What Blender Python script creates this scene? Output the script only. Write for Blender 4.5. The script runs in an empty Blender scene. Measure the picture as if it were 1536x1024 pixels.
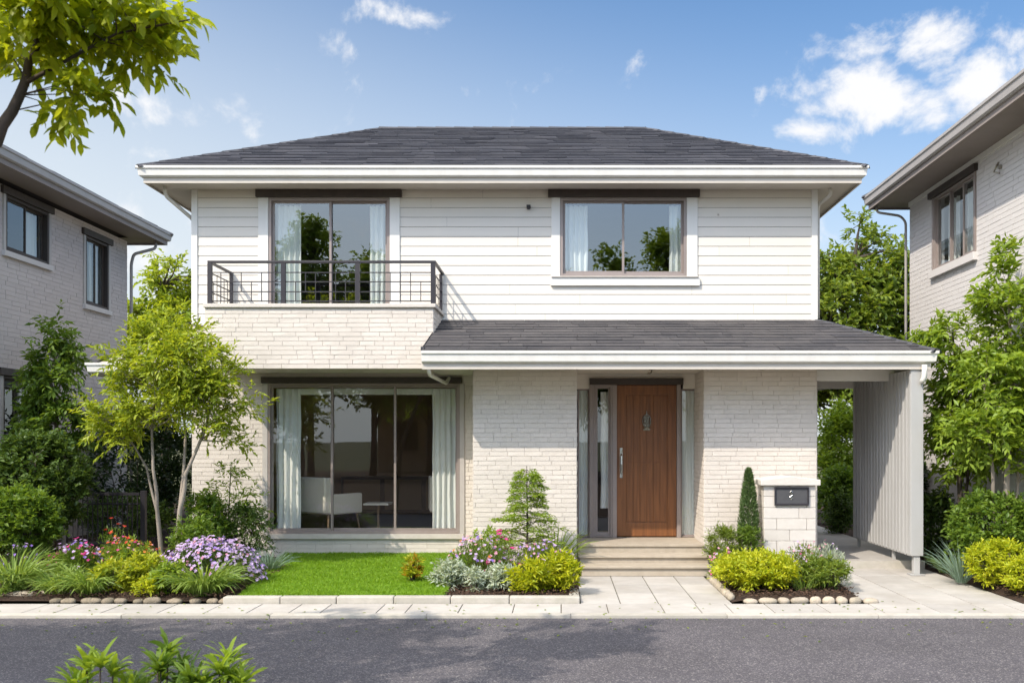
import bpy, math, random
import numpy as np
random.seed(7); RNG = np.random.default_rng(7)
S = bpy.context.scene
C = S.collection
PI = math.pi
# ------------------------------------------------------------------ camera
cam_d = bpy.data.cameras.new('camera'); cam = bpy.data.objects.new('camera', cam_d); C.objects.link(cam)
cam.location = (0, -14, 1.75); cam.rotation_euler = (PI/2, 0, 0)
cam_d.sensor_width = 36; cam_d.lens = 1400/1536*36
cam_d.shift_x = -72/1536; cam_d.shift_y = 148/1536
cam_d.clip_start = 0.1; cam_d.clip_end = 3000
cam_d.dof.use_dof = True; cam_d.dof.focus_distance = 13.2; cam_d.dof.aperture_fstop = 3.5
S.camera = cam
# ------------------------------------------------------------------ light
SUN_STRENGTH = 3.4; SKY_STRENGTH = 0.135; EXPOSURE = 0.46
sd = (0.95, 1.0, -1.37)
el = math.atan2(1.37, math.hypot(.95, 1)); az = math.atan2(-.95, -1.0)
w = bpy.data.worlds.new('World'); S.world = w; w.use_nodes = True
nt = w.node_tree; N = nt.nodes; Lk = nt.links; N.clear()
sky = N.new('ShaderNodeTexSky'); sky.sky_type = 'NISHITA'; sky.sun_disc = False
sky.sun_elevation = el; sky.sun_rotation = az % (2*PI)
sky.air_density = 1.1; sky.dust_density = 1.6; sky.ozone_density = 3.0
tc = N.new('ShaderNodeTexCoord')
def wn(t, **k):
    n = N.new(t)
    for a, b in k.items(): setattr(n, a, b)
    return n
# cloud masks: soft blobs in direction space, broken up with noise
noi = wn('ShaderNodeTexNoise'); noi.inputs['Scale'].default_value = 11; noi.inputs['Detail'].default_value = 9; noi.inputs['Roughness'].default_value = .62; noi.inputs['Distortion'].default_value = .3
Lk.new(tc.outputs['Generated'], noi.inputs['Vector'])
clouds = [  # px, py, rx, ry, weight
    (1305, 150, 100, 54, .98), (1465, 112, 95, 54, .92), (1240, 198, 90, 30, .8), (1410, 75, 70, 40, .9), (1385, 150, 80, 36, .8),
    (260, 160, 170, 36, .6), (595, 20, 100, 30, .5), (505, 66, 50, 22, .45), (140, 330, 320, 110, .5), (1300, 62, 70, 34, .45)]
acc = None
for px, py, rx, ry, wt in clouds:
    v = ((px-840)/1400, 1.0, (660-py)/1400); l = math.sqrt(sum(a*a for a in v)); v = [a/l for a in v]
    s1 = wn('ShaderNodeVectorMath', operation='SUBTRACT'); s1.inputs[1].default_value = v
    Lk.new(tc.outputs['Generated'], s1.inputs[0])
    m1 = wn('ShaderNodeVectorMath', operation='MULTIPLY'); m1.inputs[1].default_value = (1400/rx/l*1.1, 1400/rx/l*.6, 1400/ry/l)
    Lk.new(s1.outputs[0], m1.inputs[0])
    ln = wn('ShaderNodeVectorMath', operation='LENGTH'); Lk.new(m1.outputs[0], ln.inputs[0])
    mr = wn('ShaderNodeMapRange'); mr.interpolation_type = 'SMOOTHSTEP'
    mr.inputs['From Min'].default_value = 1.25; mr.inputs['From Max'].default_value = 0.0
    mr.inputs['To Min'].default_value = 0; mr.inputs['To Max'].default_value = wt
    Lk.new(ln.outputs['Value'], mr.inputs['Value'])
    if acc is None: acc = mr.outputs[0]
    else:
        mx = wn('ShaderNodeMath', operation='MAXIMUM'); Lk.new(acc, mx.inputs[0]); Lk.new(mr.outputs[0], mx.inputs[1]); acc = mx.outputs[0]
nm = wn('ShaderNodeMapRange'); nm.inputs['From Min'].default_value = .28; nm.inputs['From Max'].default_value = .72
nm.inputs['To Min'].default_value = -.8; nm.inputs['To Max'].default_value = .8; nm.clamp = False
Lk.new(noi.outputs['Fac'], nm.inputs['Value'])
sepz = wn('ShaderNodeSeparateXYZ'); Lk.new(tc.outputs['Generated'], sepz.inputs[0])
hi = wn('ShaderNodeMapRange'); hi.inputs['From Min'].default_value = .5; hi.inputs['From Max'].default_value = .68; hi.inputs['To Max'].default_value = .95   # unseen overhead clouds, added for fill light
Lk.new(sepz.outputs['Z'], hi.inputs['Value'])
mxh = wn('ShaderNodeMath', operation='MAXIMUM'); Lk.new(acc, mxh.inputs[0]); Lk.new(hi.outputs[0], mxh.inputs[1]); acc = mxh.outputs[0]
ad = wn('ShaderNodeMath', operation='ADD'); Lk.new(acc, ad.inputs[0]); Lk.new(nm.outputs[0], ad.inputs[1])
cd = wn('ShaderNodeMapRange'); cd.interpolation_type = 'SMOOTHSTEP'
cd.inputs['From Min'].default_value = .3; cd.inputs['From Max'].default_value = 1.0; cd.inputs['To Max'].default_value = .97
Lk.new(ad.outputs[0], cd.inputs['Value'])
skm = wn('ShaderNodeVectorMath', operation='SCALE'); skm.inputs['Scale'].default_value = SKY_STRENGTH
Lk.new(sky.outputs[0], skm.inputs[0])
mix = wn('ShaderNodeMix', data_type='RGBA'); Lk.new(cd.outputs[0], mix.inputs[0]); 
hz = wn('ShaderNodeMapRange'); hz.interpolation_type = 'SMOOTHSTEP'; hz.inputs['From Min'].default_value = .50; hz.inputs['From Max'].default_value = .04; hz.inputs['To Min'].default_value = 0; hz.inputs['To Max'].default_value = .88
hx = wn('ShaderNodeMath', operation='MULTIPLY_ADD'); hx.inputs[1].default_value = .22; Lk.new(sepz.outputs['X'], hx.inputs[0]); Lk.new(sepz.outputs['Z'], hx.inputs[2])
Lk.new(hx.outputs[0], hz.inputs['Value'])
hs = wn('ShaderNodeHueSaturation'); hs.inputs['Saturation'].default_value = 1.15; Lk.new(skm.outputs[0], hs.inputs['Color'])
hm = wn('ShaderNodeMix', data_type='RGBA'); Lk.new(hz.outputs[0], hm.inputs[0]); Lk.new(hs.outputs[0], hm.inputs[6]); hm.inputs[7].default_value = (.61, .65, .675, 1)
Lk.new(hm.outputs[2], mix.inputs[6])
mix.inputs[7].default_value = (.74, .74, .75, 1)
bg = wn('ShaderNodeBackground'); bg.inputs['Strength'].default_value = 1.0
# sun-side half of the sky, behind the camera, brightened as added fill
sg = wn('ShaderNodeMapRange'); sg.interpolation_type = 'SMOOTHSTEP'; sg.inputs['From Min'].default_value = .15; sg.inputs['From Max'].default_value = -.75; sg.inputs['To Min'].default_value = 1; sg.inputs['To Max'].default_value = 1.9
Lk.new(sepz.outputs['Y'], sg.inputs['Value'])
hb = wn('ShaderNodeMapRange'); hb.inputs['From Min'].default_value = .5; hb.inputs['From Max'].default_value = .8; hb.inputs['To Min'].default_value = 1; hb.inputs['To Max'].default_value = 1.5; Lk.new(sepz.outputs['Z'], hb.inputs['Value'])  # overhead sky and its added clouds boosted out of frame, extra fill
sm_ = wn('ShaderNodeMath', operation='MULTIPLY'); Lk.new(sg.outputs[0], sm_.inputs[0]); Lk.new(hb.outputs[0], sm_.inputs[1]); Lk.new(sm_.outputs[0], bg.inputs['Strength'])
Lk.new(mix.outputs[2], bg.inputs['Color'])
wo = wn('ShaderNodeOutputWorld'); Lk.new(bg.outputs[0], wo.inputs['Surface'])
sl = bpy.data.lights.new('sun', 'SUN'); sl.energy = SUN_STRENGTH; sl.angle = math.radians(.55); sl.color = (1, .90, .765)
so = bpy.data.objects.new('sun', sl); C.objects.link(so)
from mathutils import Vector
so.rotation_euler = Vector(sd).to_track_quat('-Z', 'Y').to_euler(); so.location = (-10, -12, 14)
S.view_settings.view_transform = 'Standard'; S.view_settings.look = 'None'
S.view_settings.exposure = EXPOSURE; S.view_settings.gamma = 1
S.render.engine = 'CYCLES'
try:
    S.cycles.max_bounces = 8; S.cycles.transparent_max_bounces = 12; S.cycles.transmission_bounces = 4
except Exception: pass

# ------------------------------------------------------------------ materials
MATS = {}
def M(name, c1, c2=None, rough=.6, rnd=1.0, noise=None, bump=None, trans=0, tcol=None, spec=.35, metal=0, stretch=(1,1,1), stain=None):
    m = bpy.data.materials.new(name); m.use_nodes = True; t = m.node_tree; n = t.nodes; k = t.links
    p = n['Principled BSDF']; out = n['Material Output']
    p.inputs['Roughness'].default_value = rough; p.inputs['Specular IOR Level'].default_value = spec; p.inputs['Metallic'].default_value = metal
    col = None
    co = n.new('ShaderNodeTexCoord'); mp = n.new('ShaderNodeMapping'); mp.inputs['Scale'].default_value = stretch
    k.new(co.outputs['Object'], mp.inputs['Vector'])
    if c2 is None: p.inputs['Base Color'].default_value = (*c1, 1)
    else:
        a = n.new('ShaderNodeAttribute'); a.attribute_name = 'rnd'
        fac = a.outputs['Fac']
        if rnd != 1.0:
            q = n.new('ShaderNodeMath'); q.operation = 'MULTIPLY'; q.inputs[1].default_value = rnd; k.new(fac, q.inputs[0]); fac = q.outputs[0]
        if noise:
            z = n.new('ShaderNodeTexNoise'); z.inputs['Scale'].default_value = noise[0]; z.inputs['Detail'].default_value = 6; z.inputs['Roughness'].default_value = .65
            k.new(mp.outputs[0], z.inputs['Vector'])
            r = n.new('ShaderNodeMapRange'); r.inputs['From Min'].default_value = .3; r.inputs['From Max'].default_value = .7
            r.inputs['To Min'].default_value = -noise[1] if rnd else 0; r.inputs['To Max'].default_value = noise[1] if rnd else 1
            k.new(z.outputs['Fac'], r.inputs['Value'])
            q = n.new('ShaderNodeMath'); q.operation = 'ADD'; q.use_clamp = True; k.new(fac, q.inputs[0]); k.new(r.outputs[0], q.inputs[1]); fac = q.outputs[0]
        x = n.new('ShaderNodeMix'); x.data_type = 'RGBA'; x.inputs[6].default_value = (*c1, 1); x.inputs[7].default_value = (*c2, 1)
        k.new(fac, x.inputs[0]); col = x.outputs[2]
        if stain:
            z = n.new('ShaderNodeTexNoise'); z.inputs['Scale'].default_value = stain[0]; z.inputs['Detail'].default_value = 7; z.inputs['Roughness'].default_value = .6
            mp2 = n.new('ShaderNodeMapping'); mp2.inputs['Scale'].default_value = stain[3] if len(stain) > 3 else (1,1,1)
            k.new(co.outputs['Object'], mp2.inputs['Vector']); k.new(mp2.outputs[0], z.inputs['Vector'])
            r = n.new('ShaderNodeMapRange'); r.inputs['From Min'].default_value = .42; r.inputs['From Max'].default_value = .75; r.inputs['To Max'].default_value = stain[2]
            k.new(z.outputs['Fac'], r.inputs['Value'])
            y = n.new('ShaderNodeMix'); y.data_type = 'RGBA'; y.inputs[7].default_value = (*stain[1], 1)
            k.new(r.outputs[0], y.inputs[0]); k.new(col, y.inputs[6]); col = y.outputs[2]
        k.new(col, p.inputs['Base Color'])
    if bump:
        z = n.new('ShaderNodeTexNoise'); z.inputs['Scale'].default_value = bump[0]; z.inputs['Detail'].default_value = 8; z.inputs['Roughness'].default_value = .7
        k.new(mp.outputs[0], z.inputs['Vector'])
        b = n.new('ShaderNodeBump'); b.inputs['Strength'].default_value = bump[1]; b.inputs['Distance'].default_value = bump[2] if len(bump) > 2 else .01
        k.new(z.outputs['Fac'], b.inputs['Height']); k.new(b.outputs[0], p.inputs['Normal'])
    if trans:
        tr = n.new('ShaderNodeBsdfTranslucent'); ms = n.new('ShaderNodeMixShader'); ms.inputs[0].default_value = trans
        if tcol: 
            if col is not None:
                g = n.new('ShaderNodeMix'); g.data_type = 'RGBA'; g.blend_type = 'MULTIPLY'; g.inputs[0].default_value = 1
                k.new(col, g.inputs[6]); g.inputs[7].default_value = (*tcol, 1); k.new(g.outputs[2], tr.inputs['Color'])
            else: tr.inputs['Color'].default_value = (*tcol, 1)
        elif col is not None: k.new(col, tr.inputs['Color'])
        else: tr.inputs['Color'].default_value = (*c1, 1)
        k.new(p.outputs[0], ms.inputs[1]); k.new(tr.outputs[0], ms.inputs[2]); k.new(ms.outputs[0], out.inputs['Surface'])
    MATS[name] = m; return m
def leafmat(name, a, b, trans=.38, rough=.42):
    return M(name, a, b, rough=rough, trans=trans, tcol=(1.9, 1.75, .8), spec=.35)
M('white_paint', (.80,.79,.75), (.74,.73,.69), rough=.45, rnd=.6, noise=(1.5,.4), stain=(3,(.62,.61,.57),.35,(1,1,.3)))
M('siding', (.75,.71,.64), (.72,.68,.61), rough=.5, rnd=1, noise=(2.5,.35), bump=(60,.12,.004), stretch=(1,1,8), stain=(1.6,(.66,.65,.60),.3,(1.5,1.5,.25)))
M('house_brick', (.68,.625,.565), (.60,.55,.49), rough=.85, rnd=.5, noise=(9,.3), bump=(38,.45,.008), stain=(1.4,(.50,.46,.41),.35))
M('mortar', (.62,.57,.51), (.56,.51,.46), rough=.95, noise=(12,.5), bump=(80,.5))
M('grey_brick', (.58,.535,.52), (.51,.47,.455), rough=.85, rnd=.5, noise=(7,.3), bump=(38,.5,.008))
M('pale_mortar', (.58,.56,.55), (.54,.52,.51), rough=.95, noise=(12,.5))
M('grey_mortar', (.50,.465,.455), (.46,.43,.42), rough=.95, noise=(12,.5))
M('pale_brick', (.64,.62,.61), (.60,.575,.565), rough=.85, rnd=.4, noise=(7,.3), bump=(38,.4,.006))
M('roof_tile', (.030,.032,.043), (.062,.063,.077), rough=.62, rnd=.75, noise=(14,.35), bump=(45,.5,.006), stain=(2.2,(.11,.105,.11),.3))
M('porch_tile', (.040,.039,.045), (.090,.085,.087), rough=.65, rnd=.75, noise=(14,.35), bump=(45,.5,.006), stain=(2.6,(.14,.125,.12),.35))
M('roof_cap', (.045,.048,.060), (.08,.08,.09), rough=.55, bump=(30,.4,.006), noise=(10,.4))
M('gutter_white', (.78,.77,.73), (.72,.71,.67), rough=.35, noise=(3,.5), stain=(5,(.55,.53,.49),.3,(1,1,.4)))
M('soffit', (.60,.56,.50), (.54,.50,.44), rough=.7, noise=(2,.5))
M('grey_gutter', (.42,.40,.39), (.36,.34,.33), rough=.4, noise=(3,.5))
M('grey_soffit', (.30,.26,.24), (.25,.22,.20), rough=.7, noise=(2,.5))
M('window_frame', (.33,.28,.26), (.28,.235,.215), rough=.38, noise=(5,.4), metal=.15)
M('pale_frame', (.50,.47,.44), (.44,.41,.39), rough=.4, noise=(5,.4))
M('dark_header', (.075,.060,.052), (.055,.045,.040), rough=.55, noise=(9,.5), bump=(30,.2))
M('black_iron', (.022,.020,.026), (.034,.030,.035), rough=.42, noise=(20,.5), spec=.5)
M('sill', (.60,.56,.51), (.52,.48,.43), rough=.7, noise=(8,.5), bump=(50,.3))
M('step_stone', (.46,.40,.32), (.37,.32,.25), rough=.75, noise=(10,.5), bump=(60,.4,.004), stain=(3,(.33,.27,.20),.4))
M('curtain', (.87,.88,.85), (.82,.84,.81), rough=.9, noise=(3,.4), trans=.2, tcol=(.95,1,.98))
M('room_wall', (.55,.38,.28), (.48,.34,.25), rough=.9, noise=(1,.5))
M('tan_wall', (.58,.40,.29), (.50,.34,.25), rough=.9, noise=(2,.5))
M('room_floor', (.10,.07,.06), (.07,.05,.045), rough=.35, noise=(3,.6))
M('room_dark', (.10,.09,.095), (.07,.065,.07), rough=.9, noise=(1,.5))
M('upholstery', (.78,.73,.64), (.72,.67,.58), rough=.9, noise=(20,.4), bump=(150,.3,.003))
M('chair_wood', (.30,.20,.12), rough=.4)
M('steel', (.55,.55,.54), rough=.22, metal=1)
M('dark_box', (.05,.05,.055), (.08,.08,.085), rough=.5, noise=(4,.5))
M('pewter', (.20,.18,.15), (.42,.39,.33), rough=.3, metal=.9, noise=(60,.8))
M('pillar_stone', (.66,.62,.57), (.58,.54,.49), rough=.85, noise=(8,.4), bump=(45,.6,.008), stain=(3,(.50,.46,.41),.3))
M('screen_grey', (.46,.46,.45), (.40,.40,.395), rough=.5, noise=(2,.4), stretch=(1,1,.2), stain=(2,(.34,.33,.31),.3,(1,2,.4)))
M('paver', (.49,.465,.43), (.38,.36,.335), rough=.85, rnd=.8, noise=(5,.35), bump=(60,.35,.004), stain=(1.7,(.34,.31,.27),.75))
M('joint', (.20,.18,.155), (.12,.12,.09), rough=1, noise=(8,.6))
M('kerb_stone', (.52,.485,.43), (.40,.375,.33), rough=.85, noise=(9,.4), bump=(50,.5,.006), stain=(5,(.33,.32,.24),.45))
M('rock', (.50,.43,.34), (.36,.31,.25), rough=.85, noise=(10,.45), bump=(22,.7,.02), stain=(6,(.20,.20,.12),.4))
M('rock_brown', (.34,.28,.21), (.22,.185,.14), rough=.9, noise=(10,.45), bump=(22,.8,.02), stain=(6,(.14,.13,.07),.5))
M('soil', (.075,.045,.030), (.035,.022,.016), rough=1, rnd=0, noise=(26,1), bump=(40,1,.03))
M('mulch_chip', (.13,.075,.048), (.05,.03,.02), rough=.95)
M('turf', (.08,.16,.02), (.12,.20,.03), rough=1, rnd=0, noise=(20,.5))
M('ground_soil', (.11,.10,.05), (.06,.08,.03), rough=1, rnd=0, noise=(1.3,.6), bump=(10,.6,.05))
M('bark_pale', (.36,.31,.26), (.22,.19,.16), rough=.9, noise=(9,.6), bump=(30,.8,.01), stretch=(1,1,.35))
M('bark_dark', (.12,.09,.07), (.06,.05,.04), rough=.9, noise=(9,.6), bump=(24,.9,.012), stretch=(1,1,.35))
M('twig_green', (.16,.17,.06), (.10,.10,.04), rough=.8)
# foliage colours
leafmat('leaf_lime', (.17,.26,.022), (.40,.45,.045))
leafmat('leaf_branch', (.17,.25,.018), (.42,.46,.03), trans=.56)
leafmat('leaf_fresh', (.14,.23,.03), (.30,.40,.05))
leafmat('leaf_mid', (.08,.155,.025), (.19,.28,.04))
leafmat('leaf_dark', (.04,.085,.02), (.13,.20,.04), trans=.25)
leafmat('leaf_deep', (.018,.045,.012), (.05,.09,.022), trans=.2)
leafmat('leaf_gold', (.24,.33,.015), (.56,.56,.035), trans=.35)
leafmat('leaf_strap', (.12,.21,.035), (.30,.40,.10), trans=.3)
leafmat('leaf_yellow', (.20,.28,.02), (.46,.48,.045), trans=.35)
leafmat('leaf_silver', (.33,.40,.32), (.52,.57,.46), trans=.2, rough=.7)
leafmat('leaf_blue', (.13,.21,.165), (.24,.33,.26), trans=.2, rough=.6)
leafmat('leaf_cypress', (.06,.12,.035), (.14,.21,.065), trans=.15, rough=.7)
leafmat('leaf_olive', (.10,.17,.025), (.25,.31,.05))
leafmat('leaf_fall', (.35,.28,.02), (.60,.22,.03))
leafmat('grass_blade', (.11,.24,.008), (.25,.40,.02), trans=.3, rough=.5)
def petal(n, a, b): M(n, a, b, rough=.6, trans=.3, tcol=(1,1,1))
petal('petal_lilac', (.48,.33,.60), (.72,.58,.80)); petal('petal_violet', (.22,.12,.52), (.45,.30,.72)); petal('petal_magenta', (.50,.02,.18), (.75,.10,.36))
petal('petal_red', (.55,.02,.02), (.70,.14,.05)); petal('petal_orange', (.75,.20,.04), (.80,.36,.08)); petal('petal_pink', (.62,.22,.34), (.80,.48,.55)); petal('petal_white', (.7,.7,.65), (.8,.78,.7))

def asphalt():
    m = bpy.data.materials.new('asphalt'); m.use_nodes = True; t = m.node_tree; n = t.nodes; k = t.links; p = n['Principled BSDF']
    co = n.new('ShaderNodeTexCoord')
    def noise(s, d=6):
        z = n.new('ShaderNodeTexNoise'); z.inputs['Scale'].default_value = s; z.inputs['Detail'].default_value = d; z.inputs['Roughness'].default_value = .7
        k.new(co.outputs['Object'], z.inputs['Vector']); return z.outputs['Fac']
    big = noise(.8, 4)
    vo = n.new('ShaderNodeTexVoronoi'); vo.inputs['Scale'].default_value = 105; k.new(co.outputs['Object'], vo.inputs['Vector'])
    sp = n.new('ShaderNodeSeparateColor'); k.new(vo.outputs['Color'], sp.inputs[0])
    r = n.new('ShaderNodeValToRGB'); r.color_ramp.elements[0].position = 0; r.color_ramp.elements[0].color = (.054,.050,.060,1)
    r.color_ramp.elements[1].position = .8; r.color_ramp.elements[1].color = (.100,.092,.102,1)
    e = r.color_ramp.elements.new(.985); e.color = (.24,.225,.22,1)
    k.new(sp.outputs[0], r.inputs[0])
    b = n.new('ShaderNodeMapRange'); b.inputs['From Min'].default_value = .3; b.inputs['From Max'].default_value = .7; b.inputs['To Min'].default_value = .85; b.inputs['To Max'].default_value = 1.15
    k.new(big, b.inputs['Value'])
    sc = n.new('ShaderNodeVectorMath'); sc.operation = 'SCALE'; k.new(r.outputs[0], sc.inputs[0]); k.new(b.outputs[0], sc.inputs['Scale'])
    nz_ = n.new('ShaderNodeTexNoise'); nz_.inputs['Scale'].default_value = 2.2; nz_.inputs['Detail'].default_value = 8; k.new(co.outputs['Object'], nz_.inputs['Vector'])
    wv = n.new('ShaderNodeVectorMath'); wv.operation = 'MULTIPLY_ADD'; wv.inputs[1].default_value = (.5,.5,0); k.new(nz_.outputs['Color'], wv.inputs[0]); k.new(co.outputs['Object'], wv.inputs[2])
    cr = n.new('ShaderNodeTexVoronoi'); cr.feature = 'DISTANCE_TO_EDGE'; cr.inputs['Scale'].default_value = .55; k.new(wv.outputs[0], cr.inputs['Vector'])
    cm_ = n.new('ShaderNodeMapRange'); cm_.inputs['From Min'].default_value = .0; cm_.inputs['From Max'].default_value = .005; cm_.inputs['To Min'].default_value = .45; cm_.inputs['To Max'].default_value = 0; k.new(cr.outputs['Distance'], cm_.inputs['Value'])
    ms_ = n.new('ShaderNodeMath'); ms_.operation = 'MULTIPLY'; k.new(cm_.outputs[0], ms_.inputs[0]); k.new(big, ms_.inputs[1])
    mc = n.new('ShaderNodeMix'); mc.data_type = 'RGBA'; mc.inputs[7].default_value = (.02,.02,.022,1); k.new(ms_.outputs[0], mc.inputs[0]); k.new(sc.outputs[0], mc.inputs[6])
    k.new(mc.outputs[2], p.inputs['Base Color']); p.inputs['Roughness'].default_value = .8
    bp = n.new('ShaderNodeBump'); bp.inputs['Strength'].default_value = .7; bp.inputs['Distance'].default_value = .006
    k.new(vo.outputs['Distance'], bp.inputs['Height']); k.new(bp.outputs[0], p.inputs['Normal'])
    MATS['asphalt'] = m
asphalt()
def wood():
    m = bpy.data.materials.new('door_wood'); m.use_nodes = True; t = m.node_tree; n = t.nodes; k = t.links; p = n['Principled BSDF']
    co = n.new('ShaderNodeTexCoord'); mp = n.new('ShaderNodeMapping'); mp.inputs['Scale'].default_value = (14, 14, .9); k.new(co.outputs['Object'], mp.inputs['Vector'])
    z = n.new('ShaderNodeTexNoise'); z.inputs['Scale'].default_value = 2.2; z.inputs['Detail'].default_value = 8; z.inputs['Distortion'].default_value = .6; k.new(mp.outputs[0], z.inputs['Vector'])
    r = n.new('ShaderNodeValToRGB'); r.color_ramp.elements[0].position = .25; r.color_ramp.elements[0].color = (.13,.047,.015,1)
    r.color_ramp.elements[1].position = .8; r.color_ramp.elements[1].color = (.27,.105,.033,1)
    k.new(z.outputs['Fac'], r.inputs[0]); k.new(r.outputs[0], p.inputs['Base Color']); p.inputs['Roughness'].default_value = .38
    b = n.new('ShaderNodeBump'); b.inputs['Strength'].default_value = .25; b.inputs['Distance'].default_value = .003; k.new(z.outputs['Fac'], b.inputs['Height']); k.new(b.outputs[0], p.inputs['Normal'])
    MATS['door_wood'] = m
wood()
def glass(name, refl, tint):
    m = bpy.data.materials.new(name); m.use_nodes = True; t = m.node_tree; n = t.nodes; k = t.links; n.remove(n['Principled BSDF'])
    tr = n.new('ShaderNodeBsdfTransparent'); tr.inputs[0].default_value = (*tint, 1)
    g = n.new('ShaderNodeBsdfGlossy'); g.inputs['Roughness'].default_value = .0; g.inputs['Color'].default_value = (.92,.97,1,1)
    lw = n.new('ShaderNodeLayerWeight'); lw.inputs['Blend'].default_value = .5
    pw = n.new('ShaderNodeMath'); pw.operation = 'POWER'; pw.inputs[1].default_value = 5; k.new(lw.outputs['Facing'], pw.inputs[0])
    a = n.new('ShaderNodeMath'); a.operation = 'MULTIPLY_ADD'; a.use_clamp = True; a.inputs[1].default_value = 1-refl-.04; a.inputs[2].default_value = refl+.04; k.new(pw.outputs[0], a.inputs[0])
    co = n.new('ShaderNodeTexCoord'); z = n.new('ShaderNodeTexNoise'); z.inputs['Scale'].default_value = .9; z.inputs['Detail'].default_value = 1; k.new(co.outputs['Object'], z.inputs['Vector'])
    b = n.new('ShaderNodeBump'); b.inputs['Strength'].default_value = .05; b.inputs['Distance'].default_value = .02; k.new(z.outputs['Fac'], b.inputs['Height']); k.new(b.outputs[0], g.inputs['Normal'])
    x = n.new('ShaderNodeMixShader'); k.new(a.outputs[0], x.inputs[0]); k.new(tr.outputs[0], x.inputs[1]); k.new(g.outputs[0], x.inputs[2])
    k.new(x.outputs[0], n['Material Output'].inputs['Surface']); MATS[name] = m
glass('window_glass', .13, (.92,.96,.96)); glass('room_glass', .06, (.97,.98,.97)); glass('side_glass', .05, (.95,.98,.97))

# ------------------------------------------------------------------ mesh builder
class MB:
    def __init__(s): s.v = []; s.f = []; s.r = []
    def add(s, vs, fs, r=None):
        o = len(s.v); s.v.extend(vs); r = random.random() if r is None else r
        for f in fs: s.f.append(tuple(i+o for i in f)); s.r.append(r)
    def box(s, x0, x1, y0, y1, z0, z1, r=None):
        s.add([(x0,y0,z0),(x1,y0,z0),(x1,y1,z0),(x0,y1,z0),(x0,y0,z1),(x1,y0,z1),(x1,y1,z1),(x0,y1,z1)],
              [(0,3,2,1),(4,5,6,7),(0,1,5,4),(1,2,6,5),(2,3,7,6),(3,0,4,7)], r)
    def quad(s, a, b, c, d, r=None): s.add([a,b,c,d], [(0,1,2,3)], r)
    def lbox(s, F, u0, u1, z0, z1, n0, n1, r=None):
        s.add([F(u,z,n) for (u,z,n) in ((u0,z0,n1),(u1,z0,n1),(u1,z0,n0),(u0,z0,n0),(u0,z1,n1),(u1,z1,n1),(u1,z1,n0),(u0,z1,n0))],
              [(0,3,2,1),(4,5,6,7),(0,1,5,4),(1,2,6,5),(2,3,7,6),(3,0,4,7)], r)
    def tube(s, pts, rad, n=6, r=None, cap=True):
        pts = [Vector(p) for p in pts]; m = len(pts)
        if not hasattr(rad, '__len__'): rad = [rad]*m
        vs = []; ref = None
        for i, p in enumerate(pts):
            t = (pts[min(i+1, m-1)] - pts[max(i-1, 0)])
            if t.length < 1e-6: t = Vector((0,0,1))
            t.normalize()
            if ref is None: ref = Vector((1,0,0)) if abs(t.x) < .9 else Vector((0,1,0))
            a = (ref - t*ref.dot(t)).normalized(); b = t.cross(a); ref = a
            for j in range(n):
                q = 2*PI*j/n; vs.append(tuple(p + (a*math.cos(q) + b*math.sin(q))*rad[i]))
        fs = []
        for i in range(m-1):
            for j in range(n): fs.append((i*n+j, i*n+(j+1)%n, (i+1)*n+(j+1)%n, (i+1)*n+j))
        if cap: fs.append(tuple(range(n))[::-1]); fs.append(tuple((m-1)*n+j for j in range(n)))
        s.add(vs, fs, r)
    def sweep(s, path, prof, closed=False):
        vs = []; k = len(prof)
        for (x, y, mx, my) in path:
            for (o, z) in prof: vs.append((x+mx*o, y+my*o, z))
        m = len(path); fs = []
        for i in range(m if closed else m-1):
            for j in range(k-1):
                a = i*k+j; b = ((i+1) % m)*k+j; fs.append((a, a+1, b+1, b))
        if not closed: fs.append(tuple(range(k))); fs.append(tuple((m-1)*k+j for j in range(k)))
        s.add(vs, fs, .3)
    def build(s, name, mat, parent=None, smooth=False, bevel=0, **tags):
        me = bpy.data.meshes.new(name); me.from_pydata(s.v, [], s.f); me.update()
        at = me.attributes.new('rnd', 'FLOAT', 'FACE'); at.data.foreach_set('value', np.array(s.r, dtype=np.float32))
        me.materials.append(MATS[mat])
        if smooth: me.polygons.foreach_set('use_smooth', [True]*len(me.polygons))
        o = bpy.data.objects.new(name, me); C.objects.link(o)
        if parent: o.parent = parent
        if bevel:
            b = o.modifiers.new('bevel', 'BEVEL'); b.width = bevel; b.segments = 2; b.limit_method = 'ANGLE'; b.angle_limit = .7
        for a, v in tags.items(): o[a] = v
        return o
def mkb(fn):
    b = MB(); fn(b); return b
def empty(name, loc=(0,0,0), label=None, category=None, group=None):
    o = bpy.data.objects.new(name, None); C.objects.link(o); o['loc0'] = loc; o.empty_display_size = .2
    del o['loc0']
    o.location = loc
    if label: o['label'] = label
    if category: o['category'] = category
    if group: o['group'] = group
    return o
def thing(name, label, category, loc=(0,0,0), group=None): return empty(name, loc, label, category, group)
def local(o, parent):   # keep world geometry when the parent Empty sits at the thing's base
    l = parent.location; o.data.transform(__import__('mathutils').Matrix.Translation((-l.x, -l.y, -l.z))); return o
_ob = MB.build
def _b2(s, name, mat, parent=None, **k):
    o = _ob(s, name, mat, parent, **k)
    r = parent
    while r is not None and r.parent is not None: r = r.parent
    if r is not None and r.location.length > 0: local(o, r)
    return o
MB.build = _b2
def frame(O, U, Nn):
    def F(u, z, n): return (O[0]+U[0]*u+Nn[0]*n, O[1]+U[1]*u+Nn[1]*n, z)
    return F
def FX(y): return frame((0, y), (1, 0), (0, -1))       # faces the street; u = world x

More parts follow.
